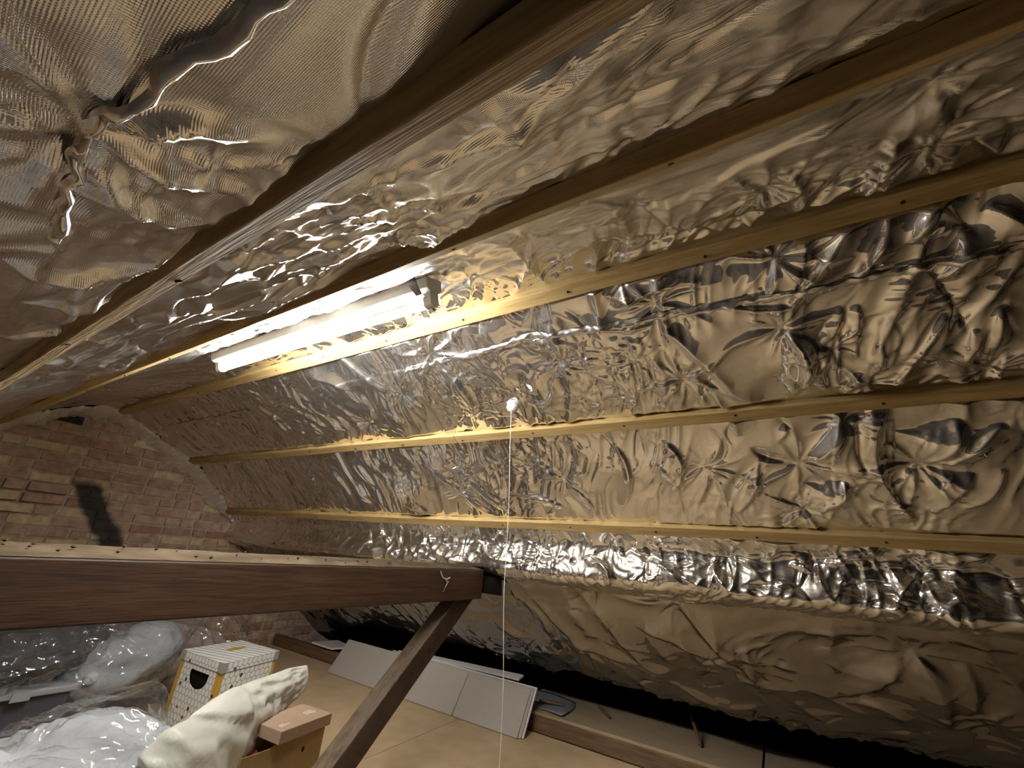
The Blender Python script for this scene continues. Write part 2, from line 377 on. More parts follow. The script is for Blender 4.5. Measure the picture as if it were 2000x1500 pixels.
#SECTION-END
# staples (s, y, reach) and larger folds (three points s, y and a half-width) of the foil lining and of the lower sheet
STARS=[
(2.039,0.316,0.35),(2.259,0.542,0.20),(2.305,0.766,0.15),(2.343,0.346,0.30),(2.821,0.603,0.28),(2.845,0.402,0.30),(3.349,1.139,0.40),
(3.529,1.447,0.30),(3.355,0.210,0.30),(3.051,-0.090,0.28),(3.295,-0.106,0.30),(2.845,-0.302,0.35),(3.087,-0.361,0.30),(3.243,0.291,0.25),
(3.525,-0.109,0.28),(3.675,0.188,0.28),(4.172,0.827,0.30),(4.126,0.184,0.25),(4.122,-0.122,0.30),(4.138,-0.438,0.35),(4.340,-0.124,0.25),
(4.604,0.177,0.25),(4.598,-0.448,0.30),(4.636,1.092,0.25),(3.625,0.841,0.22),(3.635,-0.229,0.20),(3.499,0.579,0.20),(3.711,1.855,0.25),
(4.248,1.491,0.25),(3.553,2.049,0.20),(3.553,0.325,0.20),(3.795,-0.573,0.25),(2.877,0.159,0.20),(2.801,1.458,0.20),(4.652,1.337,0.20),
(3.527,4.280,0.20),(3.803,-0.312,0.25),(3.938,-0.262,0.25),
]
FOLDS=[
(2.849,-0.305,2.963,-0.354,3.097,-0.371,0.0156),(2.843,-0.079,2.975,-0.101,3.053,-0.092,0.0123),(2.957,-0.121,3.109,-0.165,3.185,-0.149,0.0230),
(3.259,-0.174,3.329,-0.166,3.423,-0.131,0.0256),(3.295,-0.106,3.357,-0.102,3.427,-0.072,0.0171),(3.247,-0.270,3.343,-0.204,3.449,-0.132,0.0309),
(2.883,-0.299,3.105,-0.301,3.189,-0.276,0.0250),(3.255,-0.330,3.337,-0.316,3.413,-0.263,0.0244),(3.349,-0.468,3.421,-0.468,3.461,-0.436,0.0222),
(3.571,-0.465,3.647,-0.434,3.737,-0.401,0.0180),(3.499,-0.285,3.593,-0.287,3.689,-0.284,0.0153),(3.541,-0.114,3.629,-0.155,3.771,-0.137,0.0306),
(3.453,0.200,3.573,0.129,3.733,0.051,0.0261),(2.869,0.157,3.045,0.093,3.191,-0.010,0.0159),(2.873,0.396,2.933,0.291,2.861,0.177,0.0122),
(2.423,-0.016,2.483,0.017,2.521,0.080,0.0083),(2.229,0.074,2.247,0.129,2.255,0.197,0.0131),(2.335,-0.062,2.353,-0.013,2.351,0.044,-0.0108),
(2.375,0.027,2.353,0.107,2.349,0.182,-0.0062),(3.549,-0.126,3.663,-0.168,3.821,-0.125,0.0292),(3.581,-0.464,3.683,-0.427,3.827,-0.368,0.0202),
(3.629,-0.233,3.715,-0.203,3.809,-0.224,0.0180),(3.743,-0.298,3.801,-0.270,3.833,-0.250,0.0229),(3.904,-0.249,4.020,-0.217,4.104,-0.154,0.0450),
(3.926,-0.296,4.076,-0.292,4.166,-0.317,-0.0208),(3.904,-0.371,4.122,-0.334,4.382,-0.437,0.0376),(3.970,-0.517,4.060,-0.511,4.136,-0.446,0.0424),
(3.996,-0.620,4.064,-0.564,4.140,-0.508,0.0285),(4.200,-0.243,4.284,-0.221,4.334,-0.132,0.0393),(4.038,0.017,4.098,-0.030,4.130,-0.116,-0.0183),
(3.659,0.190,3.715,0.120,3.835,0.091,0.0159),(3.629,0.107,3.761,0.043,3.825,-0.037,0.0222),(4.126,0.192,4.232,0.148,4.362,0.144,0.0144),
(4.602,-0.142,4.560,-0.249,4.498,-0.369,0.0243),(4.600,-0.442,4.550,-0.530,4.484,-0.635,0.0276),(3.587,0.673,3.667,0.698,3.705,0.792,0.0170),
(4.264,1.144,4.286,0.981,4.354,0.860,0.0165),(4.206,0.813,4.298,0.737,4.432,0.719,0.0158),(4.286,0.858,4.368,0.817,4.436,0.798,0.0136),
(3.431,1.115,3.599,1.075,3.791,1.151,0.0302),(4.104,1.940,4.274,1.955,4.420,1.817,0.0487),(3.958,1.490,4.176,1.385,4.392,1.220,0.0235),
(3.964,1.386,4.178,1.282,4.408,1.145,0.0201),(3.948,1.636,4.172,1.529,4.414,1.349,0.0244),(3.243,1.627,3.371,1.571,3.527,1.498,0.0211),
(3.313,1.967,3.367,1.830,3.457,1.747,0.0289),(3.443,0.478,3.501,0.482,3.545,0.513,0.0133),(2.045,0.313,2.073,0.274,2.131,0.268,0.0091),
(2.049,0.337,2.087,0.403,2.149,0.419,0.0131),(2.049,0.318,2.083,0.343,2.133,0.353,0.0064),(2.083,0.317,2.129,0.313,2.157,0.243,0.0058),
(2.037,0.320,2.019,0.316,2.007,0.315,0.0057),(2.037,0.321,2.021,0.335,2.011,0.345,0.0050),(2.201,0.294,2.263,0.315,2.341,0.344,0.0051),
(2.341,0.344,2.403,0.307,2.441,0.231,0.0061),(2.099,0.346,2.135,0.350,2.147,0.340,0.0046),(2.041,0.554,2.095,0.614,2.155,0.553,0.0101),
(2.075,0.731,2.133,0.732,2.187,0.716,0.0090),(2.101,0.965,2.151,0.967,2.195,0.918,0.0116),(2.255,1.206,2.297,1.189,2.305,1.140,0.0112),
(2.309,0.751,2.329,0.658,2.379,0.652,0.0091),(2.509,1.060,2.471,0.799,2.521,0.729,0.0113),(2.331,0.575,2.349,0.499,2.383,0.448,0.0087),
(2.479,0.739,2.477,0.580,2.505,0.489,0.0095),(2.623,0.845,2.607,0.663,2.585,0.549,0.0099),(2.393,0.776,2.409,0.637,2.449,0.548,0.0095),
(2.617,1.332,2.557,1.028,2.597,0.912,0.0125),(2.359,0.925,2.409,0.905,2.417,0.782,0.0106),(2.381,0.424,2.517,0.487,2.505,0.405,0.0121),
(2.469,0.388,2.559,0.485,2.627,0.587,0.0105),(2.821,0.446,3.063,0.500,3.201,0.507,0.0192),(2.885,0.409,3.111,0.563,3.235,0.694,0.0168),
(2.885,0.634,3.069,0.733,3.179,0.861,0.0139),(2.857,0.648,2.987,0.795,3.151,0.923,0.0136),(2.881,-0.032,2.999,-0.069,3.131,-0.102,0.0111),
(3.097,-0.434,3.191,-0.504,3.237,-0.535,0.0241),(3.189,-0.422,3.285,-0.394,3.341,-0.372,0.0243),(3.301,-0.501,3.357,-0.556,3.413,-0.580,0.0222),
(3.343,0.462,3.413,0.358,3.425,0.226,0.0144),(3.337,0.335,3.303,0.183,3.319,0.072,0.0203),(3.403,0.030,3.445,-0.058,3.455,-0.156,0.0141),
(3.635,-0.520,3.707,-0.521,3.743,-0.516,0.0166),(3.581,-0.557,3.647,-0.563,3.717,-0.565,0.0184),(3.745,0.124,3.859,0.074,3.982,0.057,0.0211),
(3.996,0.528,4.164,0.502,4.342,0.580,0.0219),(3.984,0.333,4.092,0.275,4.252,0.325,0.0231),(4.104,0.004,4.254,0.038,4.360,0.106,0.0193),
(4.174,-0.569,4.256,-0.525,4.344,-0.478,0.0251),(4.156,-0.633,4.256,-0.606,4.320,-0.551,0.0229),(4.682,2.554,4.780,2.330,4.958,2.604,0.0321),
(4.646,1.975,4.714,1.770,4.744,1.604,0.0279),(4.632,0.505,4.692,0.414,4.732,0.371,0.0218),(4.642,0.812,4.718,0.698,4.778,0.732,0.0225),
]
DSTARS=[
(0.034,0.452,0.20),(0.386,0.164,0.20),(0.170,-0.407,0.25),(0.188,1.398,0.15),
]
DFOLDS=[
(0.040,0.453,0.278,0.289,0.536,0.150,0.0441),(0.098,0.394,0.302,0.249,0.396,-0.024,0.0317),(0.262,0.674,0.322,0.458,0.458,0.271,0.0323),
(0.158,-0.400,0.338,-0.471,0.596,-0.506,0.0455),(0.194,-0.370,0.378,-0.271,0.544,-0.126,0.0390),(0.000,-0.436,0.042,-0.524,0.076,-0.601,0.0356),
(0.128,-0.065,0.098,-0.186,0.104,-0.282,0.0237),(0.462,1.145,0.566,0.860,0.726,0.613,0.0361),(0.140,1.240,0.364,1.114,0.704,0.960,0.0352),
(0.122,1.374,0.302,1.227,0.534,1.237,0.0281),(0.388,1.630,0.512,1.523,0.522,1.376,0.0312),(0.092,0.741,0.090,0.535,0.024,0.359,0.0241),
(0.388,0.175,0.536,0.150,0.536,0.047,0.0273),(0.174,-0.539,0.332,-0.569,0.496,-0.560,0.0327),(0.560,-0.180,0.528,-0.334,0.724,-0.433,0.0342),
(0.726,0.613,0.839,0.372,0.785,0.176,0.0303),
]


# ---------------------------------------------------------------- foil sheets
GABLE = 4.45; BACK = -3.4
def add_star(H, sg, yg, s0, y0, R, A, rs, nr=9):
    i0, i1 = np.searchsorted(sg, [s0 - R, s0 + R]); j0, j1 = np.searchsorted(yg, [y0 - R, y0 + R])
    if i1 - i0 < 2 or j1 - j0 < 2: return
    ds = sg[i0:i1, None] - s0; dy = yg[None, j0:j1] - y0
    r = np.hypot(ds, dy) + 1e-6; th = np.arctan2(ds, dy); h = np.zeros_like(r)
    for k in range(nr):
        a = 2 * math.pi * (k + rs.uniform(-.35, .35)) / nr; Lk = R * rs.uniform(.35, 1.0); cv = rs.uniform(-1.2, 1.2) / R
        d = (th - a - cv * r * .35 + math.pi) % (2 * math.pi) - math.pi
        perp = r * np.sin(np.clip(d, -1.57, 1.57)); w = .003 + .10 * r * rs.uniform(.6, 1.3)
        amp = A * rs.uniform(.35, 1.0) * np.minimum(1, r / (.25 * R)) ** .7 * np.clip(1 - r / Lk, 0, 1) ** 1.2
        h += np.where(np.abs(d) < 1.5, amp * np.exp(-np.abs(perp / w) ** 1.15), 0)
    h -= .012 * np.exp(-(r / (.16 * R)) ** 1.3)
    H[i0:i1, j0:j1] += h
def add_fold(H, sg, yg, a, b, c, w, A, skew=1.0, p=1.7):
    """ridge along a curve through a, b, c (s, y); skew makes one flank steeper"""
    a, b, c = map(np.array, (a, b, c)); ctl = 2 * b - .5 * (a + c)
    t = np.linspace(0, 1, 13)[:, None]; Q = (1 - t) ** 2 * a + 2 * t * (1 - t) * ctl + t * t * c
    lo = Q.min(0) - 3 * w; hi = Q.max(0) + 3 * w
    i0, i1 = np.searchsorted(sg, [lo[0], hi[0]]); j0, j1 = np.searchsorted(yg, [lo[1], hi[1]])
    if i1 - i0 < 2 or j1 - j0 < 2: return
    X = np.stack(np.meshgrid(sg[i0:i1], yg[j0:j1], indexing='ij'), -1)
    best = np.full(X.shape[:2], 9.0); tt = np.zeros_like(best); sd = np.zeros_like(best)
    for k in range(12):
        u = Q[k + 1] - Q[k]; L2 = u @ u + 1e-12; v = X - Q[k]
        f = np.clip((v @ u) / L2, 0, 1); e = v - f[..., None] * u; d = np.hypot(e[..., 0], e[..., 1])
        m = d < best; best = np.where(m, d, best); tt = np.where(m, (k + f) / 12, tt); sd = np.where(m, np.sign(u[0] * v[..., 1] - u[1] * v[..., 0]), sd)
    ww = w * np.where(sd > 0, skew, 1 / skew) * (.35 + .65 * np.sin(np.pi * np.clip(tt, .02, .98)))
    H[i0:i1, j0:j1] += A * np.sin(np.pi * np.clip(tt, 0, 1)) ** .6 * np.exp(-(best / ww) ** p)
def steps(*segs):
    out = []
    for a, b, st in segs: out.append(np.linspace(a, b, max(2, int(round((b - a) / st))), endpoint=False))
    return np.concatenate(out + [[segs[-1][1]]])

mS, mP, mN = main_section()
def sX(x): return float(mS[np.argmin(np.abs(mP[:, 0] - x) + 10 * (mP[:, 1] < -.02) * (x > 0) + 10 * (mS > mS[-1] - .36) * (x < 2.08))])
S_left = sX(-.30); S_ridge = sX(.93)
sg = steps((0, S_left, .02), (S_left, S_ridge, .0048), (S_ridge, mS[-1], .005))
yg = steps((-1.35, -.95, .02), (-.95, 2.6, .005), (2.6, GABLE, .0085))
SB = BATTEN_S = [sX(.116), sX(.424), sX(.985), sX(1.573), sX(2.035)]
rs = np.random.default_rng(3)
Sg, Yg = np.meshgrid(sg, yg, indexing='ij')
H = .010 * noise2(Sg * 4, Yg * 3.2, 21) + .004 * noise2(Sg * 9 + 5, Yg * 8, 22)
left = 1 - sstep(Sg, S_ridge - .45, S_ridge - .15)
# the taut sheet on the left slope has long shallow folds along the roof; the right slope hangs in short upright ones
wy = Yg + .12 * noise2(Sg * 3, Yg * 2, 31); ws = Sg + .10 * noise2(Sg * 2.2, Yg * 3, 32)
H += left * .008 * (1 - np.abs(noise2(ws * 11, wy * 1.7, 33)) * 2) * sstep(noise2(Sg * 2, Yg * 1.4, 34), -.35, .4)
H += left * .0035 * (1 - np.abs(noise2(ws * 27 + 3, wy * 4.5 + ws * 2, 63)) * 2) * sstep(Yg, .5, 1.2)
H += (1 - left) * .010 * (1 - np.abs(noise2(ws * 2.6 + wy * 1.5, wy * 10 - ws * 2.0, 35)) * 2) * sstep(noise2(Sg * 2, Yg * 1.6, 36), -.45, .35)
H += (1 - left) * .0045 * (1 - np.abs(noise2(ws * 5 + wy * 3, wy * 24 - ws * 6.0, 64)) * 2) * sstep(noise2(Sg * 3, Yg * 2.6, 65), -.3, .4)
crum = sstep(noise2(Sg * 2.5 + 9, Yg * 2.5, 38), -.25, .5)
H += .0040 * (1 - np.abs(noise2(ws * 13 + 4 * noise2(Sg * 5, Yg * 5, 61), wy * 15, 37)) * 2) * crum
H += .0017 * (1 - np.abs(noise2(ws * 31 + 3 * noise2(Sg * 9, Yg * 9, 62), wy * 34, 39)) * 2) * crum
for (s0, y0, R) in STARS: R *= .5 + .5 * sstep(s0, S_ridge - .5, S_ridge); add_star(H, sg, yg, s0, y0, R, .027 * (R / .3), rs, int(rs.integers(8, 13)))
for (a0, a1, b0, b1, c0, c1, w) in FOLDS:
    add_fold(H, sg, yg, (a0, a1), (b0, b1), (c0, c1), abs(w), (1.0 if w > 0 else -.9) * abs(w), rs.choice([.5, 1.9]), rs.uniform(1.05, 1.5))
for k in range(460):      # many smaller folds
    y0 = rs.uniform(-.9, 4.3); onleft = rs.random() < .36
    s0 = rs.uniform(S_left, S_ridge - .1) if onleft else rs.uniform(S_ridge - .1, mS[-1] - .3)
    L = rs.uniform(.06, .26) * (1.4 if onleft else 1); th = rs.normal(0, .35) + (0 if onleft else math.pi / 2 + (.35 if y0 > 1.6 else 0))
    dv = np.array([math.sin(th), math.cos(th)]) * L / 2; nv = np.array([dv[1], -dv[0]]) * rs.uniform(-.5, .5); w = rs.uniform(.004, .012)
    c0 = np.array([s0, y0]); add_fold(H, sg, yg, c0 - dv, c0 + nv, c0 + dv, w, w * rs.uniform(.5, 1.2) * rs.choice([1, 1, -1]), rs.choice([.5, 1.9]), rs.uniform(1.0, 1.5))
for k in range(300):      # long streaks along the battens
    far = k >= 110; y0 = rs.uniform(.45, 3.4) if far else rs.uniform(-.9, .8); s0 = rs.uniform(SB[0] - .9, SB[1] - .03) if far else rs.uniform(SB[0] + .03, SB[2] - .03); L = rs.uniform(.12, .5); th = rs.normal(0, .16)
    dv = np.array([math.sin(th), math.cos(th)]) * L / 2; nv = np.array([dv[1], -dv[0]]) * rs.uniform(-.25, .25); w = rs.uniform(.005, .016)
    c0 = np.array([s0, y0]); add_fold(H, sg, yg, c0 - dv, c0 + nv, c0 + dv, w, w * rs.uniform(.4, 1.0 if far else .8) * rs.choice([1, -1]), rs.choice([.5, 1.9]), rs.uniform(1.0, 1.4))
sp_top = mS[-1] - .34
for k in range(230):      # crumpled wrap over the purlin
    y0 = rs.uniform(-.9, 3.0); s0 = rs.uniform(sp_top - .06, mS[-1] - .18); L = rs.uniform(.04, .18); th = rs.uniform(0, math.pi)
    dv = np.array([math.sin(th), math.cos(th)]) * L / 2; nv = np.array([dv[1], -dv[0]]) * rs.uniform(-.5, .5); w = rs.uniform(.005, .016)
    c0 = np.array([s0, y0]); add_fold(H, sg, yg, c0 - dv, c0 + nv, c0 + dv, w, w * rs.uniform(.5, 1.1) * rs.choice([1, -1]), rs.choice([.6, 1.6]), 1.4)
SEAM = 3.395           # a lapped seam on the right slope
H += .0035 * sstep(Sg, SEAM - .004, SEAM + .004) * (1 - sstep(Sg, SEAM + .004, SEAM + .30)) * (1 - left)
for sb in SB:             # battens press the foil back onto the rafters
    hb = .016 if sb == SB[0] else .025; m = sstep(np.abs(Sg - sb), hb, hb + .018); H = H * m + np.minimum(H, -.002) * (1 - m)
S_lamp = sX(.70)
lm = (1 - sstep(np.abs(Sg - S_lamp), .05, .10)) * (1 - sstep(np.abs(Yg - 1.44), .68, .75)); H = H * (1 - lm) - (np.abs(H) * .9 + .009 * np.abs(noise2(ws * 9 + wy * 5, wy * 17, 66)) + .004 * np.abs(noise2(ws * 30, wy * 36, 67))) * lm
ef = np.minimum(sstep(Yg, -1.35, -1.2), 1) * (1 - .8 * sstep(Yg, GABLE - .15, GABLE)); H *= ef
def surf(Sa, Ya, Ha):
    x = np.interp(Sa, mS, mP[:, 0]) + np.interp(Sa, mS, mN[:, 0]) * Ha; z = np.interp(Sa, mS, mP[:, 1]) + np.interp(Sa, mS, mN[:, 1]) * Ha
    return np.stack([x, Ya, z], -1)
ceiling = grid_mesh('ceiling', surf(Sg, Yg, H), M_foil, uv=np.stack([Sg, Yg], -1))
ceiling.data.materials.append(M_foil_plain)      # the right slope is the unreinforced foil
_mi = np.zeros((len(sg) - 1, len(yg) - 1), np.int32); _mi[sg[:-1] > S_ridge - .1, :] = 1; ceiling.data.polygons.foreach_set('material_index', _mi.ravel())
tag(ceiling, 'crinkled silver foil insulation lining both roof slopes', kind='structure')

# lower sheet hanging from the purlin to the eaves
dS, dP, dN = drape_section()
dsg = steps((0, dS[-1], .0075)); dyg = steps((-1.35, -1.0, .03), (-1.0, 2.4, .0065), (2.4, GABLE, .011))
Ds, Dy = np.meshgrid(dsg, dyg, indexing='ij')
wy = Dy + .10 * noise2(Ds * 3, Dy * 2, 41); ws = Ds + .10 * noise2(Ds * 2, Dy * 3, 42)
DH = .018 * noise2(Ds * 3, Dy * 2.4, 43) + .011 * (1 - np.abs(noise2(ws * 3.2 - wy * 2.2, wy * 6 + ws * 2.6, 44)) * 2) + .003 * (1 - np.abs(noise2(ws * 14, wy * 12, 45)) * 2)
for (s0, y0, R) in DSTARS: add_star(DH, dsg, dyg, s0, y0, R * 1.3, .016, rs, 10)
for (a0, a1, b0, b1, c0, c1, w) in DFOLDS: add_fold(DH, dsg, dyg, (a0, a1), (b0, b1), (c0, c1), abs(w), .6 * abs(w), rs.choice([.65, 1.5]))
for k in range(120):
    y0 = rs.uniform(-1, 4.2); s0 = rs.uniform(.05, dS[-1] - .1); L = rs.uniform(.08, .3); th = rs.normal(.8, .5)
    dv = np.array([math.sin(th), math.cos(th)]) * L / 2; nv = np.array([dv[1], -dv[0]]) * rs.uniform(-.5, .5); w = rs.uniform(.006, .016)
    c0 = np.array([s0, y0]); add_fold(DH, dsg, dyg, c0 - dv, c0 + nv, c0 + dv, w, w * rs.uniform(.3, .8) * rs.choice([1, -1]), rs.choice([.6, 1.6]))
for k in range(150):      # the crumpled lower hem
    y0 = rs.uniform(-1, 3.0); s0 = dS[-1] - rs.uniform(.0, .07); L = rs.uniform(.03, .12); th = rs.uniform(0, math.pi)
    dv = np.array([math.sin(th), math.cos(th)]) * L / 2; nv = np.array([dv[1], -dv[0]]) * rs.uniform(-.5, .5); w = rs.uniform(.005, .012)
    c0 = np.array([s0, y0]); add_fold(DH, dsg, dyg, c0 - dv, c0 + nv, c0 + dv, w, w * rs.uniform(.6, 1.3) * rs.choice([1, -1]), rs.choice([.6, 1.6]), 1.2)
DH *= sstep(Ds, 0, .08) * (1 - .7 * sstep(Dy, GABLE - .2, GABLE))
x = np.interp(Ds, dS, dP[:, 0]); z = np.interp(Ds, dS, dP[:, 1])
u = Ds / dS[-1]; tight = sstep(Dy, 3.2, 4.4)          # pulled straight at the brick gable, sagging elsewhere
xs = x[0, 0] + (3.36 - x[0, 0]) * u; zs = z[0, 0] + (-.92 - z[0, 0]) * u
x = x * (1 - tight) + xs * tight; z = z * (1 - tight) + zs * tight
x += np.interp(Ds, dS, dN[:, 0]) * DH; z += np.interp(Ds, dS, dN[:, 1]) * DH
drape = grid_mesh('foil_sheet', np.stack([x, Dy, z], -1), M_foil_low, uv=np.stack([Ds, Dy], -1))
tag(drape, 'loose dark-looking foil sheet hanging from the wrapped purlin down to the eaves', 'foil sheet')

# unseen black felt behind the camera, put in so the foil reflects dark
fy = np.array([BACK, -1.33]); fs = np.linspace(0, mS[-1] - .36, 60); Fs, Fy = np.meshgrid(fs, fy, indexing='ij')
grid_mesh('unseen_felt', surf(Fs, Fy, Fs * 0 - .02 + .012 * np.sin(Fs * 9)), M_felt, ceiling)
grid_mesh('unseen_felt', np.stack([np.array([[2.1, 2.1], [3.6, 3.6]]), np.array([[BACK, -1.33]] * 2), np.array([[.1, .1], [-1.1, -1.1]])], -1), M_felt, ceiling)
# strips of foil tape, parts of the lining
def tape_strip(pts_s, width, lift=.004, name='foil_tape'):
    pts = np.array(pts_s, float); L = np.r_[0, np.cumsum(np.linalg.norm(np.diff(pts, axis=0), axis=1))]
    n = max(6, int(L[-1] / .008)); t = np.linspace(0, L[-1], n)
    c = np.stack([np.interp(t, L, pts[:, 0]), np.interp(t, L, pts[:, 1])], 1); d = np.gradient(c, axis=0); d /= np.linalg.norm(d, axis=1)[:, None]
    nv = np.stack([d[:, 1], -d[:, 0]], 1); k = np.linspace(-1, 1, 9)
    A = c[:, None, :] + nv[:, None, :] * (k[None, :, None] * width / 2)
    A[..., 0] += .004 * noise2(A[..., 0] * 60, A[..., 1] * 60, 51)
    i = np.clip(np.searchsorted(sg, A[..., 0]), 0, len(sg) - 1); j = np.clip(np.searchsorted(yg, A[..., 1]), 0, len(yg) - 1)
    h = H[i, j] + lift + .006 * (1 - k[None, :] ** 2) + .004 * noise2(A[..., 0] * 90, A[..., 1] * 70, 52)
    return grid_mesh(name, surf(A[..., 0], A[..., 1], h), M_seam, ceiling, uv=A)
tape_strip([(2.080, .06), (2.063, .178), (2.049, .231), (2.037, .308), (2.048, .39), (2.059, .48)], .008, .002)
tape_strip([(3.425, -.9), (3.407, .017), (3.380, .68), (3.395, 1.3)], .026)
tape_strip([(3.455, 2.75), (3.452, 3.3), (3.46, 3.95)], .022)
tape_strip([(1.90, .20), (1.93, .10), (1.95, .02)], .008, .002)
# crinkled tape closing the corner between the lining and the brick gable
ts = np.arange(sX(-.2), mS[-1] - .36, .006); k = np.linspace(0, 1, 9)
cx = np.interp(ts, mS, mP[:, 0]); cz = np.interp(ts, mS, mP[:, 1]); nx = np.interp(ts, mS, mN[:, 0]); nz = np.interp(ts, mS, mN[:, 1])
wv = (.075 + .02 * noise2(ts * 9, ts * 0, 53)) * (1 - .85 * sstep(ts, ts[-1] - .35, ts[-1])) + .004
G = np.zeros((len(ts), 9, 3))
for q in range(9):
    on = wv * (1 - k[q]) + .004 * k[q]; back = .012 + .16 * k[q] * (1 - .7 * sstep(ts, ts[-1] - .35, ts[-1]))
    bul = .014 * math.sin(math.pi * k[q]) + .012 * noise2(ts * 55, ts * 0 + q * .9, 54)
    G[:, q, 0] = cx + nx * (on + bul * .7); G[:, q, 2] = cz + nz * (on + bul * .7); G[:, q, 1] = GABLE - back - bul * .7
grid_mesh('gable_tape', G, M_tape, ceiling, uv=G[..., :2])

# ---------------------------------------------------------------- floor, walls
floor = mk('floor', boxv(-1.9, 2.88, BACK, GABLE, -1.2, -1.1), BOXF, M_ledge); tag(floor, 'chipboard loft floor', kind='structure')
ys = [BACK, -1.9, -.68, .62, 1.917, 3.15, GABLE]
for i in range(len(ys) - 1):
    for (x0, x1) in ((-1.62, .95), (.95, 2.868)):
        if x0 < 0 and ys[i + 1] < 2.5: continue        # unseen part left unboarded to cut brown reflections in the foil
        bevel(mk('floor_board', boxv(x0 + .0015, x1 - .0015, ys[i] + .0018, ys[i + 1] - .0018, -1.022, -1.0), BOXF, M_board, floor), .002)
ins = []
for i in range(5):  # unseen dark insulation and joists, added for what the foil reflects
    y0 = ys[0] + i * .9; a_ = np.linspace(y0, y0 + .9, 40); b_ = np.linspace(-1.62, .945, 60); Bx, Ay = np.meshgrid(b_, a_, indexing='ij')
    Gz = -1.075 + .018 * noise3(np.stack([Bx * 9, Ay * 9, Bx * 0], -1), 200)
    grid_mesh('unseen_insulation', np.stack([Bx, np.minimum(Ay, 1.90), Gz], -1), M_wool, floor)
for i in range(10):
    y0 = ys[0] + .25 + i * .48
    bevel(mk('unseen_joist', boxv(-1.62, .948, y0, y0 + .05, -1.1, -1.022), BOXF, M_ledge, floor), .003)
void = mk('trim_1', boxv(2.88, 4.1, BACK, GABLE, -1.3, -1.12), BOXF, M_void); tag(void, 'dark void at the eaves', kind='structure')  # near-black slab paints the deep shade below the foil hem
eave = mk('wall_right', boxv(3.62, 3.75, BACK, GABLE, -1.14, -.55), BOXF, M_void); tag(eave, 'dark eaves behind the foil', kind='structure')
wb = mk('wall_back', boxv(-1.9, 3.75, BACK - .2, BACK, -1.15, 1.0), BOXF, M_soot_dark); tag(wb, 'rear end wall of the loft', kind='structure')  # unseen wall, made near-black so foil folds facing it reflect dark
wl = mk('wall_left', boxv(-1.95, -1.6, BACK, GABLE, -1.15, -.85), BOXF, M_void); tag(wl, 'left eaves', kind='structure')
gable = mk('wall_gable', boxv(-1.9, 3.75, GABLE, GABLE + .2, -1.15, 1.0), BOXF, M_gable_mortar); tag(gable, 'old brick gable wall', kind='structure')
gp = np.vstack([mP[:-140], [[2.3, -.05], [3.5, -1.0]]])
def roof_z(x): return float(np.interp(x, gp[:, 0], gp[:, 1])) if x > -1.6 else -9
brick_me = []
for k in range(5):
    r3 = np.random.default_rng(70 + k); j = lambda: r3.uniform(-.004, .004)
    for (w_, nm) in ((.213, 'stretcher'), (.100, 'header')):
        V = [(sx * (w_ / 2 - (.004 if f else 0)) + j(), (-.024 if f else .05) + (j() * .6 if f else 0), sz * (.0305 - (.003 if f else 0)) + j()) for f in (1, 0) for (sx, sz) in ((-1, -1), (1, -1), (1, 1), (-1, 1))]
        me = bpy.data.meshes.new('brick_' + nm); me.from_pydata(V, [], [(0, 1, 2, 3), (0, 4, 5, 1), (1, 5, 6, 2), (2, 6, 7, 3), (3, 7, 4, 0)]); me.materials.append(M_brick); brick_me.append((nm, me))
str_me = [m for n_, m in brick_me if n_ == 'stretcher']; hd_me = [m for n_, m in brick_me if n_ == 'header']
stair = [(-.15, .764), (-.116, .764), (-.045, .795), (.041, .848), (.109, .896), (.185, .948), (.25, .93)]
row = 0; z = -.985
while z < .84:
    x = -.42 + (.1125 if row % 2 else 0) + random.uniform(-.02, .02); 
    while x < 3.35:
        header = random.random() < (.3 if row % 4 else .75)
        w_ = .1125 if header else .2255; xc = x + w_ / 2
        if z + .02 < roof_z(xc) and not (z < -.35 and xc < .55):
            proud = 0.0
            if -.2 < z < .2 and xc < np.interp(z, [p[0] for p in stair], [p[1] for p in stair]): proud = .03
            o = bpy.data.objects.new('brick', random.choice(hd_me if header else str_me)); C.objects.link(o)
            _place(o, (xc, GABLE + .016 - proud - random.uniform(0, .006), z + ZO), gable)
            o.rotation_euler = (random.uniform(-.02, .02), random.uniform(-.012, .012), random.uniform(-.015, .015))
            if (abs(xc - .72) < .06 and .62 < z < .72) or (abs(xc - 1.20) < .07 and .55 < z < .67):
                o.data = o.data.copy(); o.data.materials[0] = M_soot_dark
        x += w_
    z += .0725; row += 1

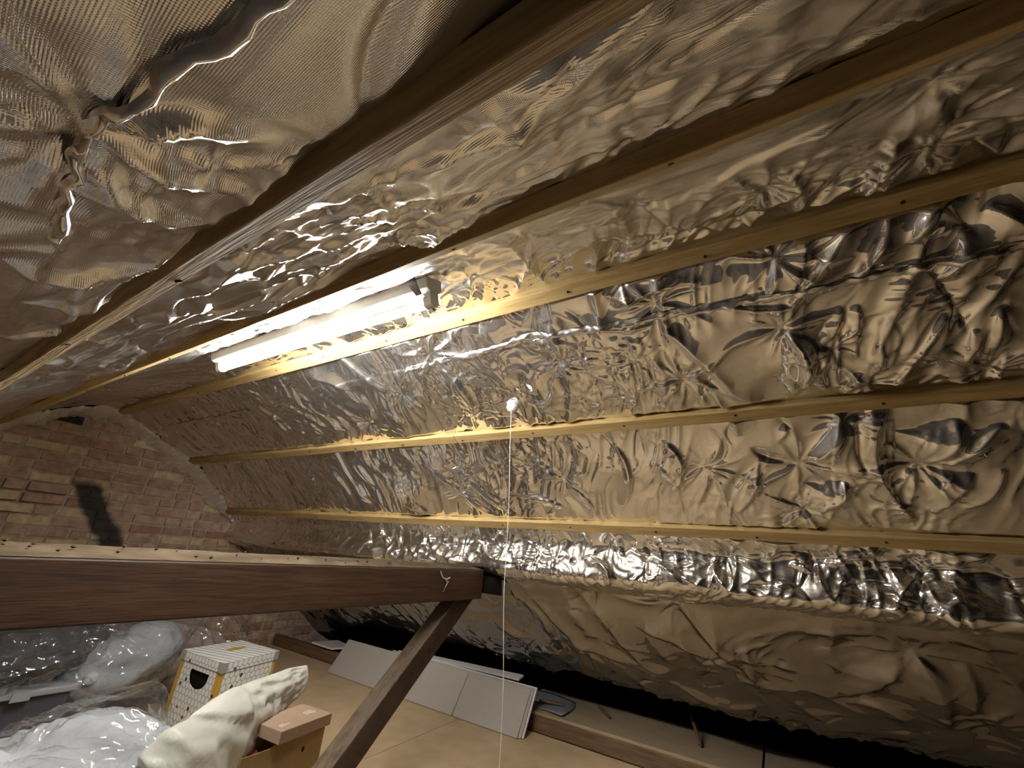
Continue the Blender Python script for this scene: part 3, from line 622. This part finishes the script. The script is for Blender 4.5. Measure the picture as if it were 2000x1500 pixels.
# ---------------------------------------------------------------- timbers
def sec_at(s): 
    p = np.array([np.interp(s, mS, mP[:, 0]), np.interp(s, mS, mP[:, 1])]); n = np.array([np.interp(s, mS, mN[:, 0]), np.interp(s, mS, mN[:, 1])]); return p, n
def batten(s, y0, y1, label, mat, w=.05, t=.026, nails=()):
    p, n = sec_at(s); tg = np.array([-n[1], n[0]]); L = y1 - y0
    ny = max(2, int(L / .12)); V = []; F = []
    for i in range(ny + 1):
        y = y0 + L * i / ny; wob = .0025 * math.sin(y * 2.1 + s * 5) + random.uniform(-.0008, .0008)
        for (a, b) in ((-.5, 0), (.5, 0), (.5, 1), (-.5, 1)):
            q = p + tg * (a * w + wob) + n * (-.004 + b * (t + .004) + wob * .5); V.append((q[0], y, q[1]))
    for i in range(ny):
        for k in range(4): F.append((4 * i + k, 4 * i + (k + 1) % 4, 4 * i + 4 + (k + 1) % 4, 4 * i + 4 + k))
    F.append((3, 2, 1, 0)); F.append(tuple(4 * ny + k for k in range(4)))
    o = bevel(mk('roof_batten', V, F, mat), .0022, 2)
    tag(o, label, 'batten', 'battens nailed along the foil lining')
    for y in nails:
        q = p + tg * random.uniform(-.008, .008) + n * t
        v, f = tube([(q[0] - n[0] * .004, y, q[1] - n[1] * .004), (q[0] + n[0] * .0022, y, q[1] + n[1] * .0022)], .0042, 8)
        mk('nail', v, f, M_nail, o)
    return o
NY = (-.35, .05, .45, .87, 1.28, 1.7, 2.1, 2.55, 3.0, 3.4)
batten(SB[0], BACK + .01, GABLE - .07, 'thick grey-brown rough-sawn batten crossing the upper left foil', M_batten_old, w=.034, t=.018, nails=(.62, 1.05, 1.5))
batten(SB[1], BACK + .01, GABLE - .07, 'batten just above the lit fluorescent tube, seen edge-on', M_batten, nails=NY)
batten(SB[2], BACK + .01, 1.31, 'pale batten below the tube, long length running right from the butt joint', M_batten, nails=NY[:5])
batten(SB[2], 1.313, GABLE - .07, 'bright yellow batten directly beneath the tube, left length to the gable', M_batten, nails=NY[5:])
batten(SB[3], BACK + .01, 1.32, 'pale batten the pull cord passes in front of, middle of right slope', M_batten, nails=NY[:5])
batten(SB[3], 1.323, GABLE - .07, 'left length of the mid-slope batten, running to the gable edge', M_batten, nails=NY[5:])
batten(SB[4], BACK + .01, GABLE - .07, 'lowest pale batten, just above the crumpled purlin wrap', M_batten, nails=NY)

# tie beam: dark front and underside, dusty top
X0, X1 = -.42, 2.13
bv = [(X0, 1.45, -.243), (X1, 1.45, -.232), (X1, 1.62, -.232), (X0, 1.62, -.243), (X0, 1.45, -.095), (X1, 1.45, -.083), (X1, 1.62, -.064), (X0, 1.62, -.074)]
beam = empty('tie_beam', (.9, 1.53, -.24), 'thick dark brown tie beam running from the left edge towards the purlin', 'beam')
bevel(mk('beam_body', bv, BOXF, M_beam, beam), .005)
nx_ = 40; V = []; F = []
for i in range(nx_ + 1):
    x = X0 + .004 + (X1 - X0 - .008) * i / nx_; tz = (x - X0) / (X1 - X0)
    for k in range(5):
        yy = 1.4515 + .166 * k / 4; zz = (-.095 + .012 * tz) * (1 - k / 4) + (-.074 + .010 * tz) * k / 4
        V.append((x, yy, zz + .0012 + (.003 * random.random() if 0 < k else 0)))
for i in range(nx_):
    for k in range(4): a = i * 5 + k; F.append((a, a + 5, a + 6, a + 1))
mk('dust_layer', V, F, M_beam_top, beam, smooth=True)
for k in range(26):   # crumbs of mortar on the beam
    x = random.uniform(.25, 1.5); y = random.uniform(1.47, 1.6); z = -.088 + .010 * (x - X0) / 2.5 + .02 * (y - 1.45) / .17; r = random.uniform(.003, .008)
    mk('mortar_crumb', [(x + r * a * random.uniform(.6, 1.3), y + r * b * random.uniform(.6, 1.3), z + r * c_ * random.uniform(.5, .9) + r * .5) for a, b, c_ in ((1, 0, 0), (-1, 0, 0), (0, 1, 0), (0, -1, 0), (0, 0, 1), (0, 0, -1))],
       [(0, 2, 4), (2, 1, 4), (1, 3, 4), (3, 0, 4), (2, 0, 5), (1, 2, 5), (3, 1, 5), (0, 3, 5)], M_beam_top, beam)
# knot line of old web stuck on the beam
for pts in ([(1.735, 1.445, -.095), (1.76, 1.444, -.125), (1.79, 1.444, -.135), (1.80, 1.444, -.15), (1.775, 1.444, -.19)], [(1.77, 1.445, -.128), (1.80, 1.444, -.13), (1.815, 1.444, -.125)], [(1.79, 1.445, -.14), (1.81, 1.444, -.145)]):
    v, f = tube(pts, [.002, .0035, .004, .003, .0012][:len(pts)], 6)
    mk('cobweb', v, f, M_web, beam)

strut = empty('roof_strut', (1.0, 1.53, -1.0), 'dark diagonal timber strut bracing the tie beam end to the floor', 'strut')
A = np.array([2.035, 0, -.225]); B = np.array([1.13, 0, -1.0]); d = (B - A) / np.linalg.norm(B - A); up = np.array([d[2], 0, -d[0]]); up = up if up[2] > 0 else -up
hw = .05; V = []
top_z, bot_z = -.236, -.998
def on(z, off):   # point on the strut's long edge offset by off along 'up', cut level at height z
    p = A + up * off; t = (z - p[2]) / d[2]; return p + d * t
V = []
for z in (bot_z, top_z):
    for (off, y) in ((-hw, 1.485), (-hw, 1.575), (hw, 1.575), (hw, 1.485)):
        p = on(z, off); V.append((p[0], y, p[2]))
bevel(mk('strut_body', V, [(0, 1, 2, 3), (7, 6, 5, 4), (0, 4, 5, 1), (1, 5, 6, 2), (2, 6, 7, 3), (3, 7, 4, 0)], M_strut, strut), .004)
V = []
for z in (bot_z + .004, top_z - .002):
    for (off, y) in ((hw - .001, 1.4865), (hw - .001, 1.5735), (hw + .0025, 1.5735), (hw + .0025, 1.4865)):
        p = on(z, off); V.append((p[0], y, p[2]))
mk('lit_upper_face', V, [(0, 1, 2, 3), (7, 6, 5, 4), (0, 4, 5, 1), (1, 5, 6, 2), (2, 6, 7, 3), (3, 7, 4, 0)], M_strut_top, strut)
pk = bevel(mk('shadow_gap_block', [(2.135, 1.47, -.20), (2.27, 1.40, -.215), (2.27, 1.56, -.215), (2.135, 1.60, -.20), (2.135, 1.47, -.155), (2.25, 1.40, -.105), (2.25, 1.56, -.105), (2.135, 1.60, -.155)], BOXF, M_void), .003)  # added black block in place of the shadow at the beam end
tag(pk, 'added black block standing in for the shadow gap between the tie beam end and purlin', 'timber')

# ledge along the eaves
ledge = empty('eaves_ledge', (3.1, .9, -1.0), 'raised timber ledge along the right eaves, brown front edge', 'ledge')
bevel(mk('front_joist', boxv(2.87, 2.92, BACK + .01, GABLE - .03, -1.0, -.912), BOXF, M_ledge, ledge), .004)
for (y0, y1) in ((BACK + .01, .195), (.205, 1.64)):
    bevel(mk('ledge_board', boxv(2.868, 3.38 + random.uniform(-.02, .02), y0, y1, -.912, -.895), BOXF, M_ledge_top, ledge), .003)

# ---------------------------------------------------------------- fluorescent batten light
pl, nl = np.array([.692, .716]), np.array([.35, -.937]); tl = np.array([-nl[1], nl[0]])
lamp = empty('fluorescent_light', (.71, 1.44, .66), 'lit white fluorescent batten light hung under the ridge foil', 'light fixture')
y0, y1 = .75, 2.04
def sq(a, b, y): q = pl + tl * a + nl * b; return (q[0], y, q[1])
prof = [(-.032, -.020), (.032, -.020), (.032, .012), (.020, .022), (-.020, .022), (-.032, .012)]
V = [sq(a, b, y) for y in (y0, y1) for (a, b) in prof]; n_ = len(prof)
F = [(k, (k + 1) % n_, n_ + (k + 1) % n_, n_ + k) for k in range(n_)] + [tuple(range(n_ - 1, -1, -1)), tuple(range(n_, 2 * n_))]
bevel(mk('housing', V, F, M_white, lamp), .002)
tc_ = pl + nl * .050
v, f = tube([(tc_[0], y, tc_[1]) for y in np.linspace(y0 + .035, y1 - .035, 2)], .0135, 16)
mk('tube', v, f, M_tubewhite, lamp, smooth=True)
for (ya, yb) in ((y0 + .004, y0 + .034), (y1 - .034, y1 - .004)):
    prof2 = [(-.017, .020), (.017, .020), (.017, .055)] + [(.017 * math.cos(t), .055 + .012 * math.sin(t)) for t in np.linspace(.3, math.pi - .3, 5)] + [(-.017, .055)]
    V = [sq(a, b, y) for y in (ya, yb) for (a, b) in prof2]; n_ = len(prof2)
    mk('lampholder', V, [(k, (k + 1) % n_, n_ + (k + 1) % n_, n_ + k) for k in range(n_)] + [tuple(range(n_ - 1, -1, -1)), tuple(range(n_, 2 * n_))], M_plastic_white, lamp)
V = []; F = []
for i, (a, b) in enumerate(((-.05, -.03), (-.045, .0), (-.03, .03), (.0, .045), (.012, .07), (.005, .085))):
    for y in (.78 - .004 * i, .82 - .012 * i): V += [sq(a, b, y), sq(a - .002, b - .001, y)]
for i in range(5):
    o_ = 4 * i
    for (p_, q_) in ((0, 2), (2, 3), (3, 1), (1, 0)): F.append((o_ + p_, o_ + q_, o_ + 4 + q_, o_ + 4 + p_))
F += [(0, 1, 3, 2), (20, 22, 23, 21)]
mk('hanging_strap', V, F, M_dark_metal, lamp)

# ---------------------------------------------------------------- pull switch
sp_, sn = sec_at(sX(1.405)); sn = sn / np.linalg.norm(sn)
SWY = .888; c0 = np.array([sp_[0], SWY, sp_[1]]); n3 = np.array([sn[0], 0, sn[1]])
sw = empty('pull_switch', c0, 'small white round pull-cord switch on the foil slope', 'switch')
ax_ = np.array([sn[1], 0, -sn[0]]); ay_ = np.array([0, 1.0, 0])
def disc_stack(rings, seg=22):
    V = []; F = []
    for (h, r) in rings:
        for k in range(seg):
            t = 2 * math.pi * k / seg; V.append(c0 + n3 * h + r * (ax_ * math.cos(t) + ay_ * math.sin(t)))
    for i in range(len(rings) - 1):
        for k in range(seg): F.append((i * seg + k, i * seg + (k + 1) % seg, (i + 1) * seg + (k + 1) % seg, (i + 1) * seg + k))
    F.append(tuple(range(seg - 1, -1, -1))); F.append(tuple((len(rings) - 1) * seg + k for k in range(seg))); return V, F
v, f = disc_stack([(-.01, .030), (.012, .030), (.014, .0285)]); mk('base', v, f, M_plastic_white, sw)
v, f = disc_stack([(.014, .026), (.034, .025), (.042, .020), (.046, .010)]); mk('body', v, f, M_plastic_white, sw, smooth=True)
for s_ in (-1, 1):
    q = c0 + n3 * .040 + ay_ * s_ * .017 - ax_ * .006; v, f = tube([q, q + n3 * .003], .0028, 8); mk('screw', v, f, M_nail, sw)
e0 = c0 + n3 * .045; e1 = np.array([1.447, .850, -.625]); dd = (e1 - e0)
cp_ = [e0 + dd * t + np.array([.004 * math.sin(t * 9), 0.003 * math.sin(t * 13), 0]) * (1 if 0 < t < 1 else 0) for t in np.linspace(0, 1.10, 24)]
v, f = tube(cp_, .0013, 6); mk('cord', v, f, M_cord, sw)
for t in (.135, .18):
    q = e0 + dd * t + np.array([.004 * math.sin(t * 9), .003 * math.sin(t * 13), 0]); v, f = tube([q + np.array([0, 0, .006]), q, q - np.array([0, 0, .006])], [.0012, .003, .0012], 8); mk('cord_knot', v, f, M_cord, sw)
q = cp_[-1]; v, f = tube([q, q - np.array([0, 0, .008]), q - np.array([0, 0, .035]), q - np.array([0, 0, .04])], [.003, .007, .010, .006], 12); mk('pull_toggle', v, f, M_plastic_white, sw, smooth=True)

# ---------------------------------------------------------------- boards leaning against the ledge
def leaning(y0, y1, xb, zt, xt, th, mat, label, name='laminate_board', z0=-1.0, dz=0.0, group=None, slope=0.0):
    a = np.array([xb, z0]); b = np.array([xt, zt]); d = (b - a) / np.linalg.norm(b - a); n = np.array([-d[1], d[0]])
    V = []
    for (y, off) in ((y0, 0), (y1, slope)):
        for (base, k) in ((a, 0), (a, 1), (b, 1), (b, 0)):
            q = base - n * th * (k) ; V.append((q[0], y, max(q[1] + (off if base is b else 0), z0)))
    o = bevel(mk(name, V, [(0, 1, 2, 3), (7, 6, 5, 4), (0, 4, 5, 1), (1, 5, 6, 2), (2, 6, 7, 3), (3, 7, 4, 0)], mat), .0015, 1)
    return tag(o, label, 'board', group)
G_ = 'boards leaning on the eaves ledge'
leaning(1.47, 1.962, 2.690, -.782, 2.842, -.010, M_panel, 'short grey board leaning on the ledge, nearest of the front two', group=G_)
leaning(1.974, 3.28, 2.690, -.782, 2.842, -.010, M_panel, 'long grey board leaning on the ledge behind the diagonal strut', group=G_)
leaning(1.452, 2.75, 2.704, -.775, 2.856, -.010, M_panel, 'grey board leaning second in the stack, its end just showing', group=G_)
leaning(1.44, 2.70, 2.719, -.772, 2.871, -.010, M_panel_w, 'pale board at the back of the leaning stack', group=G_)
wp = mk('white_plank', [(2.90, 1.60, -.768), (2.965, 1.60, -.755), (2.93, 2.62, -.778), (2.895, 2.62, -.782), (2.90, 1.60, -.756), (2.965, 1.60, -.743), (2.93, 2.62, -.766), (2.895, 2.62, -.770)], BOXF, M_panel_w)
tag(wp, 'narrow white plank lying along the top of the leaning boards', 'board', G_)
o = mk('white_offcut', [(2.85, 3.50, -.894), (3.04, 3.44, -.894), (3.10, 3.74, -.894), (2.86, 3.80, -.894), (2.85, 3.50, -.880), (3.04, 3.44, -.880), (3.10, 3.74, -.880), (2.86, 3.80, -.880)], BOXF, M_panel_w)
tag(o, 'white offcut lying flat on the ledge beyond the leaning boards', 'board')
# underlay sheet with a raised corner on the ledge
n1, n2 = 14, 12; GG = np.zeros((n1, n2, 3))
for i in range(n1):
    for j in range(n2):
        a, b = i / (n1 - 1), j / (n2 - 1); yy = 1.25 + .62 * a + .05 * b; xx = 2.885 + .36 * b + .04 * math.sin(a * 4)
        if a < .2: yy += .10 * (b - .5) ** 2
        GG[i, j] = (xx, yy, -.892 + .012 * max(0, .35 - a) / .35 * (1 - b) + .003 * math.sin(7 * a + 5 * b))
o = grid_mesh('underlay_sheet', GG, M_underlay); tag(o, 'thin grey-blue underlay sheet lying on the ledge by the board ends', 'underlay')
m_ = o.modifiers.new('solidify', 'SOLIDIFY'); m_.thickness = .004; m_.offset = 1
for (a, b, lab) in (((3.02, 1.50, -.876), (3.07, 1.34, -.880), 'dark stick lying across the grey underlay sheet'), ((3.10, 1.04, -.884), (3.26, 1.17, -.885), 'short dark stick on the ledge right of the underlay'), ((3.06, .50, -.882), (3.36, .60, -.80), 'splintered stick poking up over the back of the ledge')):
    a, b = np.array(a), np.array(b); v, f = tube([a, a * .66 + b * .34 + (0, 0, .002), a * .33 + b * .67, b], [.009, .011, .010, .006], 7)
    tag(mk('stick', v, f, M_ledge), lab, 'stick', 'sticks on the ledge')

# ---------------------------------------------------------------- stored things on the left
def blob(name, c, r, mat, parent=None, rot=(0, 0, 0), e=.75, wr=((3, .02), (8, .008)), seed=80, nu=90, nv=56, fold=None, post=None):
    u = np.linspace(0, 2 * np.pi, nu, endpoint=False); v = np.linspace(-np.pi / 2 + .0004, np.pi / 2 - .0004, nv)
    U, Vv = np.meshgrid(u, v); sg_ = lambda w, p: np.sign(w) * np.abs(w) ** p
    X = np.stack([sg_(np.cos(Vv), e) * sg_(np.cos(U), e), sg_(np.cos(Vv), e) * sg_(np.sin(U), e), sg_(np.sin(Vv), e)], -1)
    P = X * np.array(r); dirn = X / (np.linalg.norm(X, axis=-1, keepdims=True))
    for i, (f, a) in enumerate(wr):
        n = noise3(P * f + 20 + 3 * i, seed + 3 * i)
        P = P + dirn * (a * (n if i == 0 else (1 - 2 * np.abs(n)))[..., None])
    if fold is not None: P = fold(P)
    R3 = np.array(Matrix.Rotation(rot[2], 3, 'Z') @ Matrix.Rotation(rot[1], 3, 'Y') @ Matrix.Rotation(rot[0], 3, 'X'))
    P = P @ R3.T + np.array(c)
    if post is not None: P = post(P)
    P[..., 2] = np.maximum(P[..., 2], -.997)
    return grid_mesh(name, P, mat, parent, cyclic_u=True)
# storage tub
tub = empty('storage_tub', (.6, 3.1, -1.0), 'dark translucent plastic storage tub under the bagged clothes at the left edge', 'storage box')
bevel(mk('tub_body', [(.36, 2.94, -1.0), (.92, 2.90, -1.0), (.92, 3.32, -1.0), (.36, 3.34, -1.0), (.33, 2.92, -.735), (.945, 2.88, -.735), (.945, 3.34, -.735), (.33, 3.36, -.735)], BOXF, M_tub, tub), .015, 3)
bevel(mk('rim', boxv(.315, .955, 2.865, 3.375, -.738, -.712), BOXF, M_rim, tub), .006)
mk('clip', boxv(.74, .80, 2.855, 2.866, -.745, -.712), BOXF, M_rim, tub)
# dark clothes in a clear bag on the tub
o = blob('folded_clothes', (.80, 3.15, -.615), (.27, .20, .095), M_darkcloth, rot=(0, -.18, .1), wr=((4, .03), (9, .018)), seed=90); tag(o, 'bundle of charcoal clothes inside the clear bag on the tub', 'clothes')
o = blob('plastic_bag', (.78, 3.13, -.605), (.34, .25, .115), M_film2, rot=(0, -.2, .1), wr=((4, .03), (10, .026), (24, .013)), seed=94, nu=130, nv=80); tag(o, 'clear plastic bag around the charcoal clothes on the tub', 'plastic bag')
# grey cushion with a button, in clear film
cu = empty('cushion', (1.17, 3.02, -.78), 'grey fleece cushion with a pale round button, in clear wrap', 'cushion')
blob('cushion_body', (1.145, 3.05, -.655), (.255, .16, .115), M_grey, cu, rot=(.1, -.32, .05), e=.8, wr=((3.5, .02), (5, .014)), seed=100)
v, f = [], []
bc = np.array([1.002, 2.905, -.706]); bn = np.array([-.35, -.85, .38]); bn /= np.linalg.norm(bn); ba = np.cross(bn, (0, 0, 1.0)); ba /= np.linalg.norm(ba); bb = np.cross(bn, ba)
for (h, r) in ((-.01, .027), (.006, .027), (.010, .022), (.011, .012)):
    for k in range(18): t = 2 * math.pi * k / 18; v.append(bc + bn * h + r * (ba * math.cos(t) + bb * math.sin(t)))
for i in range(3):
    for k in range(18): f.append((i * 18 + k, i * 18 + (k + 1) % 18, i * 18 + 18 + (k + 1) % 18, i * 18 + 18 + k))
f.append(tuple(54 + k for k in range(18))); mk('button', v, f, M_button, cu, smooth=True)
def tipfold(P):
    t = sstep(P[..., 0], .05, .31)[..., None]; P = P.copy(); P[..., 1:] = P[..., 1:] * (1 - .75 * t); P[..., 2] += .07 * t[..., 0]; P[..., 0] += .03 * t[..., 0]; return P
o = blob('plastic_bag', (1.175, 3.03, -.655), (.30, .20, .15), M_film, rot=(.1, -.25, .05), wr=((4, .02), (9, .018), (24, .011)), seed=104, nu=130, nv=80, fold=tipfold); tag(o, 'clear plastic wrap drawn to a knot around the grey cushion', 'plastic bag')
# bag of pinkish cloth behind
o = blob('folded_bedding', (1.55, 3.52, -.79), (.36, .19, .19), M_pinkcloth, wr=((3, .04), (7, .02)), seed=110); tag(o, 'dusty pink folded bedding in the crumpled bag behind the patterned box', 'bedding')
o = blob('plastic_bag', (1.56, 3.50, -.775), (.44, .25, .23), M_film2, wr=((3, .04), (8, .03), (20, .016)), seed=114, nu=140, nv=90); tag(o, 'crumpled clear bag of pink bedding behind the patterned box', 'plastic bag')

# patterned storage box
bx_c = np.array([[1.370, 2.462], [1.722, 2.562], [1.690, 2.925], [1.345, 2.860]])   # front, right, back, left corners
cen = bx_c.mean(0); inn = cen + (bx_c - cen) * .965
bee = empty('storage_box', (cen[0], cen[1], -1.0), 'honeycomb and bee patterned card storage box with striped lid', 'storage box')
zt, zb = -.650, -1.0
def side_panel(p, q, hole=None):
    p, q = np.array(p), np.array(q); w = np.linalg.norm(q - p); e = (q - p) / w
    to3 = lambda u, z: (p[0] + e[0] * (u + w / 2), p[1] + e[1] * (u + w / 2), z)
    outer = [(-w / 2, zb), (w / 2, zb), (w / 2, zt), (-w / 2, zt)]
    polys = [[Vector((a, b, 0)) for a, b in outer]]; pts = list(outer)
    if hole: polys.append([Vector((a, b, 0)) for a, b in hole]); pts += hole
    tri = tessellate_polygon(polys)
    V = [to3(a, b) for a, b in pts]; uv = [[(pts[i][0], pts[i][1]) for i in t] for t in tri]
    return V, tri, uv
hole = [(.088 * math.cos(t), -.685 + .0 + (-.075 * math.sin(t) ** .7 if math.sin(t) > 1e-6 else 0)) for t in np.linspace(0, math.pi, 14)]
hole = [(a + .01, b) for a, b in hole]
names = ((3, 0, hole), (0, 1, None), (1, 2, None), (2, 3, None))
for (i, j, h) in names:
    V, tri, uv = side_panel(inn[i], inn[j], h); o = mk('side_panel', V, tri, M_bee, bee, uv=uv)
    m_ = o.modifiers.new('solidify', 'SOLIDIFY'); m_.thickness = .003; m_.offset = 0
mk('box_base', [(*p, zb + .003) for p in inn], [(0, 1, 2, 3)], M_kraft, bee)
mk('shade_liner', [(*(cen + (p - cen) * .93), z) for z in (zb + .01, zt - .01) for p in inn], [(0, 1, 5, 4), (1, 2, 6, 5), (2, 3, 7, 6), (3, 0, 4, 7)], M_void, bee)  # near-black liner puts the shade behind the hand hole into colour
lz0, lz1 = -.660, -.618
V = [(*p, lz1) for p in bx_c] + [(*p, lz0) for p in bx_c]
ex = (bx_c[1] - bx_c[0]) / np.linalg.norm(bx_c[1] - bx_c[0]); ey = np.array([-ex[1], ex[0]])
uvt = [tuple(np.array([(p - cen) @ ex, (p - cen) @ ey])) for p in bx_c]
lid_o = mk('lid', [V[k] for k in range(4)], [(0, 1, 2, 3)], M_bee_lid, bee, uv=[uvt])
for (i, j) in ((0, 1), (1, 2), (2, 3), (3, 0)):
    w = np.linalg.norm(bx_c[j] - bx_c[i]); V4 = [(*bx_c[i], lz0), (*bx_c[j], lz0), (*bx_c[j], lz1), (*bx_c[i], lz1)]
    mk('lid_side', V4, [(0, 1, 2, 3)], M_bee, bee, uv=[[(-w / 2, 0), (w / 2, 0), (w / 2, .042), (-w / 2, .042)]])
for k_ in (0, 3, 1):   # grey metal corner pieces
    p = bx_c[k_]; a = bx_c[(k_ - 1) % 4] - p; b = bx_c[(k_ + 1) % 4] - p; a /= np.linalg.norm(a); b /= np.linalg.norm(b); o2 = -(a + b) * .0015
    V = [(*(p + a * .035 + o2), lz0 + .004), (*(p + o2), lz0 - .004), (*(p + b * .035 + o2), lz0 + .004), (*(p + b * .03 + o2), lz1 + .001), (*(p + o2), lz1 + .002), (*(p + a * .03 + o2), lz1 + .001)]
    V += [(x * .998 + cen[0] * .002, y * .998 + cen[1] * .002, z) for x, y, z in V]
    mk('corner_protector', V, [(0, 1, 4, 5), (1, 2, 3, 4), (6, 11, 10, 7), (7, 10, 9, 8), (3, 9, 10, 4), (4, 10, 11, 5), (0, 6, 7, 1), (1, 7, 8, 2)], M_rim, bee)

# cardboard box with a slid lid
kb = empty('cardboard_box', (1.36, 1.9, -1.0), 'brown cardboard box with a punched hole, lid slid open beside the strut', 'cardboard box')
bx0, bx1, by0, by1, bz0, bz1, th = 1.165, 1.515, 1.79, 1.975, -1.0, -.752, .004
hole = [(1.425 + .007 * math.cos(t), -.805 + .011 * math.sin(t)) for t in np.linspace(0, 2 * math.pi, 14, endpoint=False)]
outer = [(bx0, bz0), (bx1, bz0), (bx1, bz1), (1.30, bz1 - .002), (1.27, bz1 - .014), (bx0, bz1 - .016)]
tri = tessellate_polygon([[Vector((a, b, 0)) for a, b in outer], [Vector((a, b, 0)) for a, b in hole]])
o = mk('front_panel', [(a, by0, b) for a, b in outer + hole], tri, M_kraft, kb); m_ = o.modifiers.new('solidify', 'SOLIDIFY'); m_.thickness = th; m_.offset = 0
for V in (boxv(bx0, bx0 + th, by0 + .002, by1, bz0, bz1 - .016), boxv(bx1 - th, bx1, by0 + .002, by1, bz0, bz1), boxv(bx0, bx1, by1 - th, by1, bz0, bz1)):
    mk('side_panel', V, BOXF, M_kraft, kb)
mk('box_base', boxv(bx0, bx1, by0 + .002, by1, bz0, bz0 + th), BOXF, M_kraft, kb)
lc = [(1.268, 1.738), (1.525, 1.772), (1.502, 1.952), (1.250, 1.918)]; lz = (-.742, -.700)
V = [(*p, z) for z in lz for p in lc]; lidk = bevel(mk('lid', V, BOXF, M_lid, kb), .002)
pts = [(1.44, 1.86), (1.475, 1.868), (1.49, 1.845), (1.478, 1.822), (1.45, 1.83), (1.435, 1.822), (1.43, 1.845)]
mk('torn_label', [(x_, y_, z) for z in (-.7002, -.6990) for x_, y_ in pts], [tuple(range(7, 14))] + [(k, (k + 1) % 7, 7 + (k + 1) % 7, 7 + k) for k in range(7)], M_label, lidk)
pts = [(1.29, 1.775), (1.34, 1.79), (1.335, 1.80), (1.31, 1.797), (1.32, 1.81), (1.295, 1.80), (1.285, 1.787)]
mk('torn_label', [(x_, y_, z) for z in (-.7002, -.6990) for x_, y_ in pts], [tuple(range(7, 14))] + [(k, (k + 1) % 7, 7 + (k + 1) % 7, 7 + k) for k in range(7)], M_label, lidk)
o = blob('tissue_bundle', (1.245, 1.885, -.85), (.055, .06, .07), M_pink, wr=((8, .012), (20, .008)), seed=120, nu=40, nv=24); tag(o, 'pink wrapped item showing in the open cardboard box', 'wrapped item')

# cream polythene bag: loft along a spine, drawn to a flat open tip
def loft(name, spine, hh, dd_, up, mat, label, seed, nu=110, nv=64, amp=.014, squash=1.6):
    spine = np.array(spine, float); t = np.linspace(0, 1, nu); k = np.linspace(0, 1, len(spine))
    c = np.stack([np.interp(t, k, spine[:, i]) for i in range(3)], 1)
    for _ in range(6): c[1:-1] = (c[:-2] + 2 * c[1:-1] + c[2:]) / 4
    h = np.interp(t, k, hh); dp = np.interp(t, k, dd_)
    for _ in range(8): h[1:-1] = (h[:-2] + 2 * h[1:-1] + h[2:]) / 4; h[0] = .004; dp[1:-1] = (dp[:-2] + 2 * dp[1:-1] + dp[2:]) / 4
    tg = np.gradient(c, axis=0); tg /= np.linalg.norm(tg, axis=1)[:, None]
    upv = np.array(up, float) - tg * (tg @ np.array(up, float))[:, None]; upv /= np.linalg.norm(upv, axis=1)[:, None]; side = np.cross(tg, upv)
    a = np.linspace(0, 2 * np.pi, nv, endpoint=False); ca, sa = np.cos(a), np.sin(a)
    P = c[:, None] + upv[:, None] * (h[:, None] * np.sign(sa) * np.abs(sa) ** .9)[..., None] + side[:, None] * (dp[:, None] * np.sign(ca) * np.abs(ca) ** squash)[..., None]
    fl = side[:, None] * (np.sign(ca) * np.abs(ca) ** .5)[None, :, None]
    q = t[:, None] * 6; ang = a[None, :]
    fan = (1 - 2 * np.abs(noise2(q * .7 + seed, np.sin(ang) * 5 + 10, seed))) * amp * .45 * (sstep(t, .45, .8) * (1 - sstep(t, .9, 1)))[:, None]
    wr = amp * 1.2 * noise3(P * 6 + 9, seed + 2) + amp * .9 * (1 - 2 * np.abs(noise3(P * np.array([9, 9, 14]) + 4, seed + 5)))
    P = P + fl * ((wr * (1 - .8 * sstep(t, .75, 1))[:, None]) + fan)[..., None]
    P[..., 2] = np.maximum(P[..., 2], -.997)
    o = grid_mesh(name, P, mat, cyclic_u=True); tag(o, label, 'plastic bag'); return o
loft('plastic_bag', [(.935, 1.88, -.87), (.955, 1.88, -.86), (1.03, 1.88, -.81), (1.14, 1.90, -.735), (1.32, 1.99, -.69), (1.45, 2.03, -.65), (1.555, 2.05, -.63)],
     [.015, .18, .20, .170, .118, .084, .057], [.01, .10, .11, .085, .055, .03, .012], (-.25, 0, 1), M_cream, 'cream opaque plastic bag lying over the cardboard box, tip pointing right', 130)
# white bedding in a big clear bag
o = blob('bedding', (.705, 2.16, -.95), (.36, .30, .215), M_pillow, rot=(0, -.34, .1), e=.7, wr=((3, .03), (6, .030), (14, .014)), seed=140, nu=130, nv=80); tag(o, 'white folded bedding filling the big clear bag in front', 'bedding')
def corner(P):
    d = np.linalg.norm(P - np.array([.955, 2.22, -.74]), axis=-1); g = np.exp(-(d / .085) ** 1.5)[..., None]; return P + g * np.array([.03, .02, .19])
o = blob('plastic_bag', (.700, 2.15, -.935), (.365, .335, .24), M_film, rot=(0, -.36, .1), e=.7, wr=((3, .03), (7, .028), (19, .014)), seed=144, nu=200, nv=120, post=corner); tag(o, 'big clear plastic bag of white bedding in the left foreground', 'plastic bag')
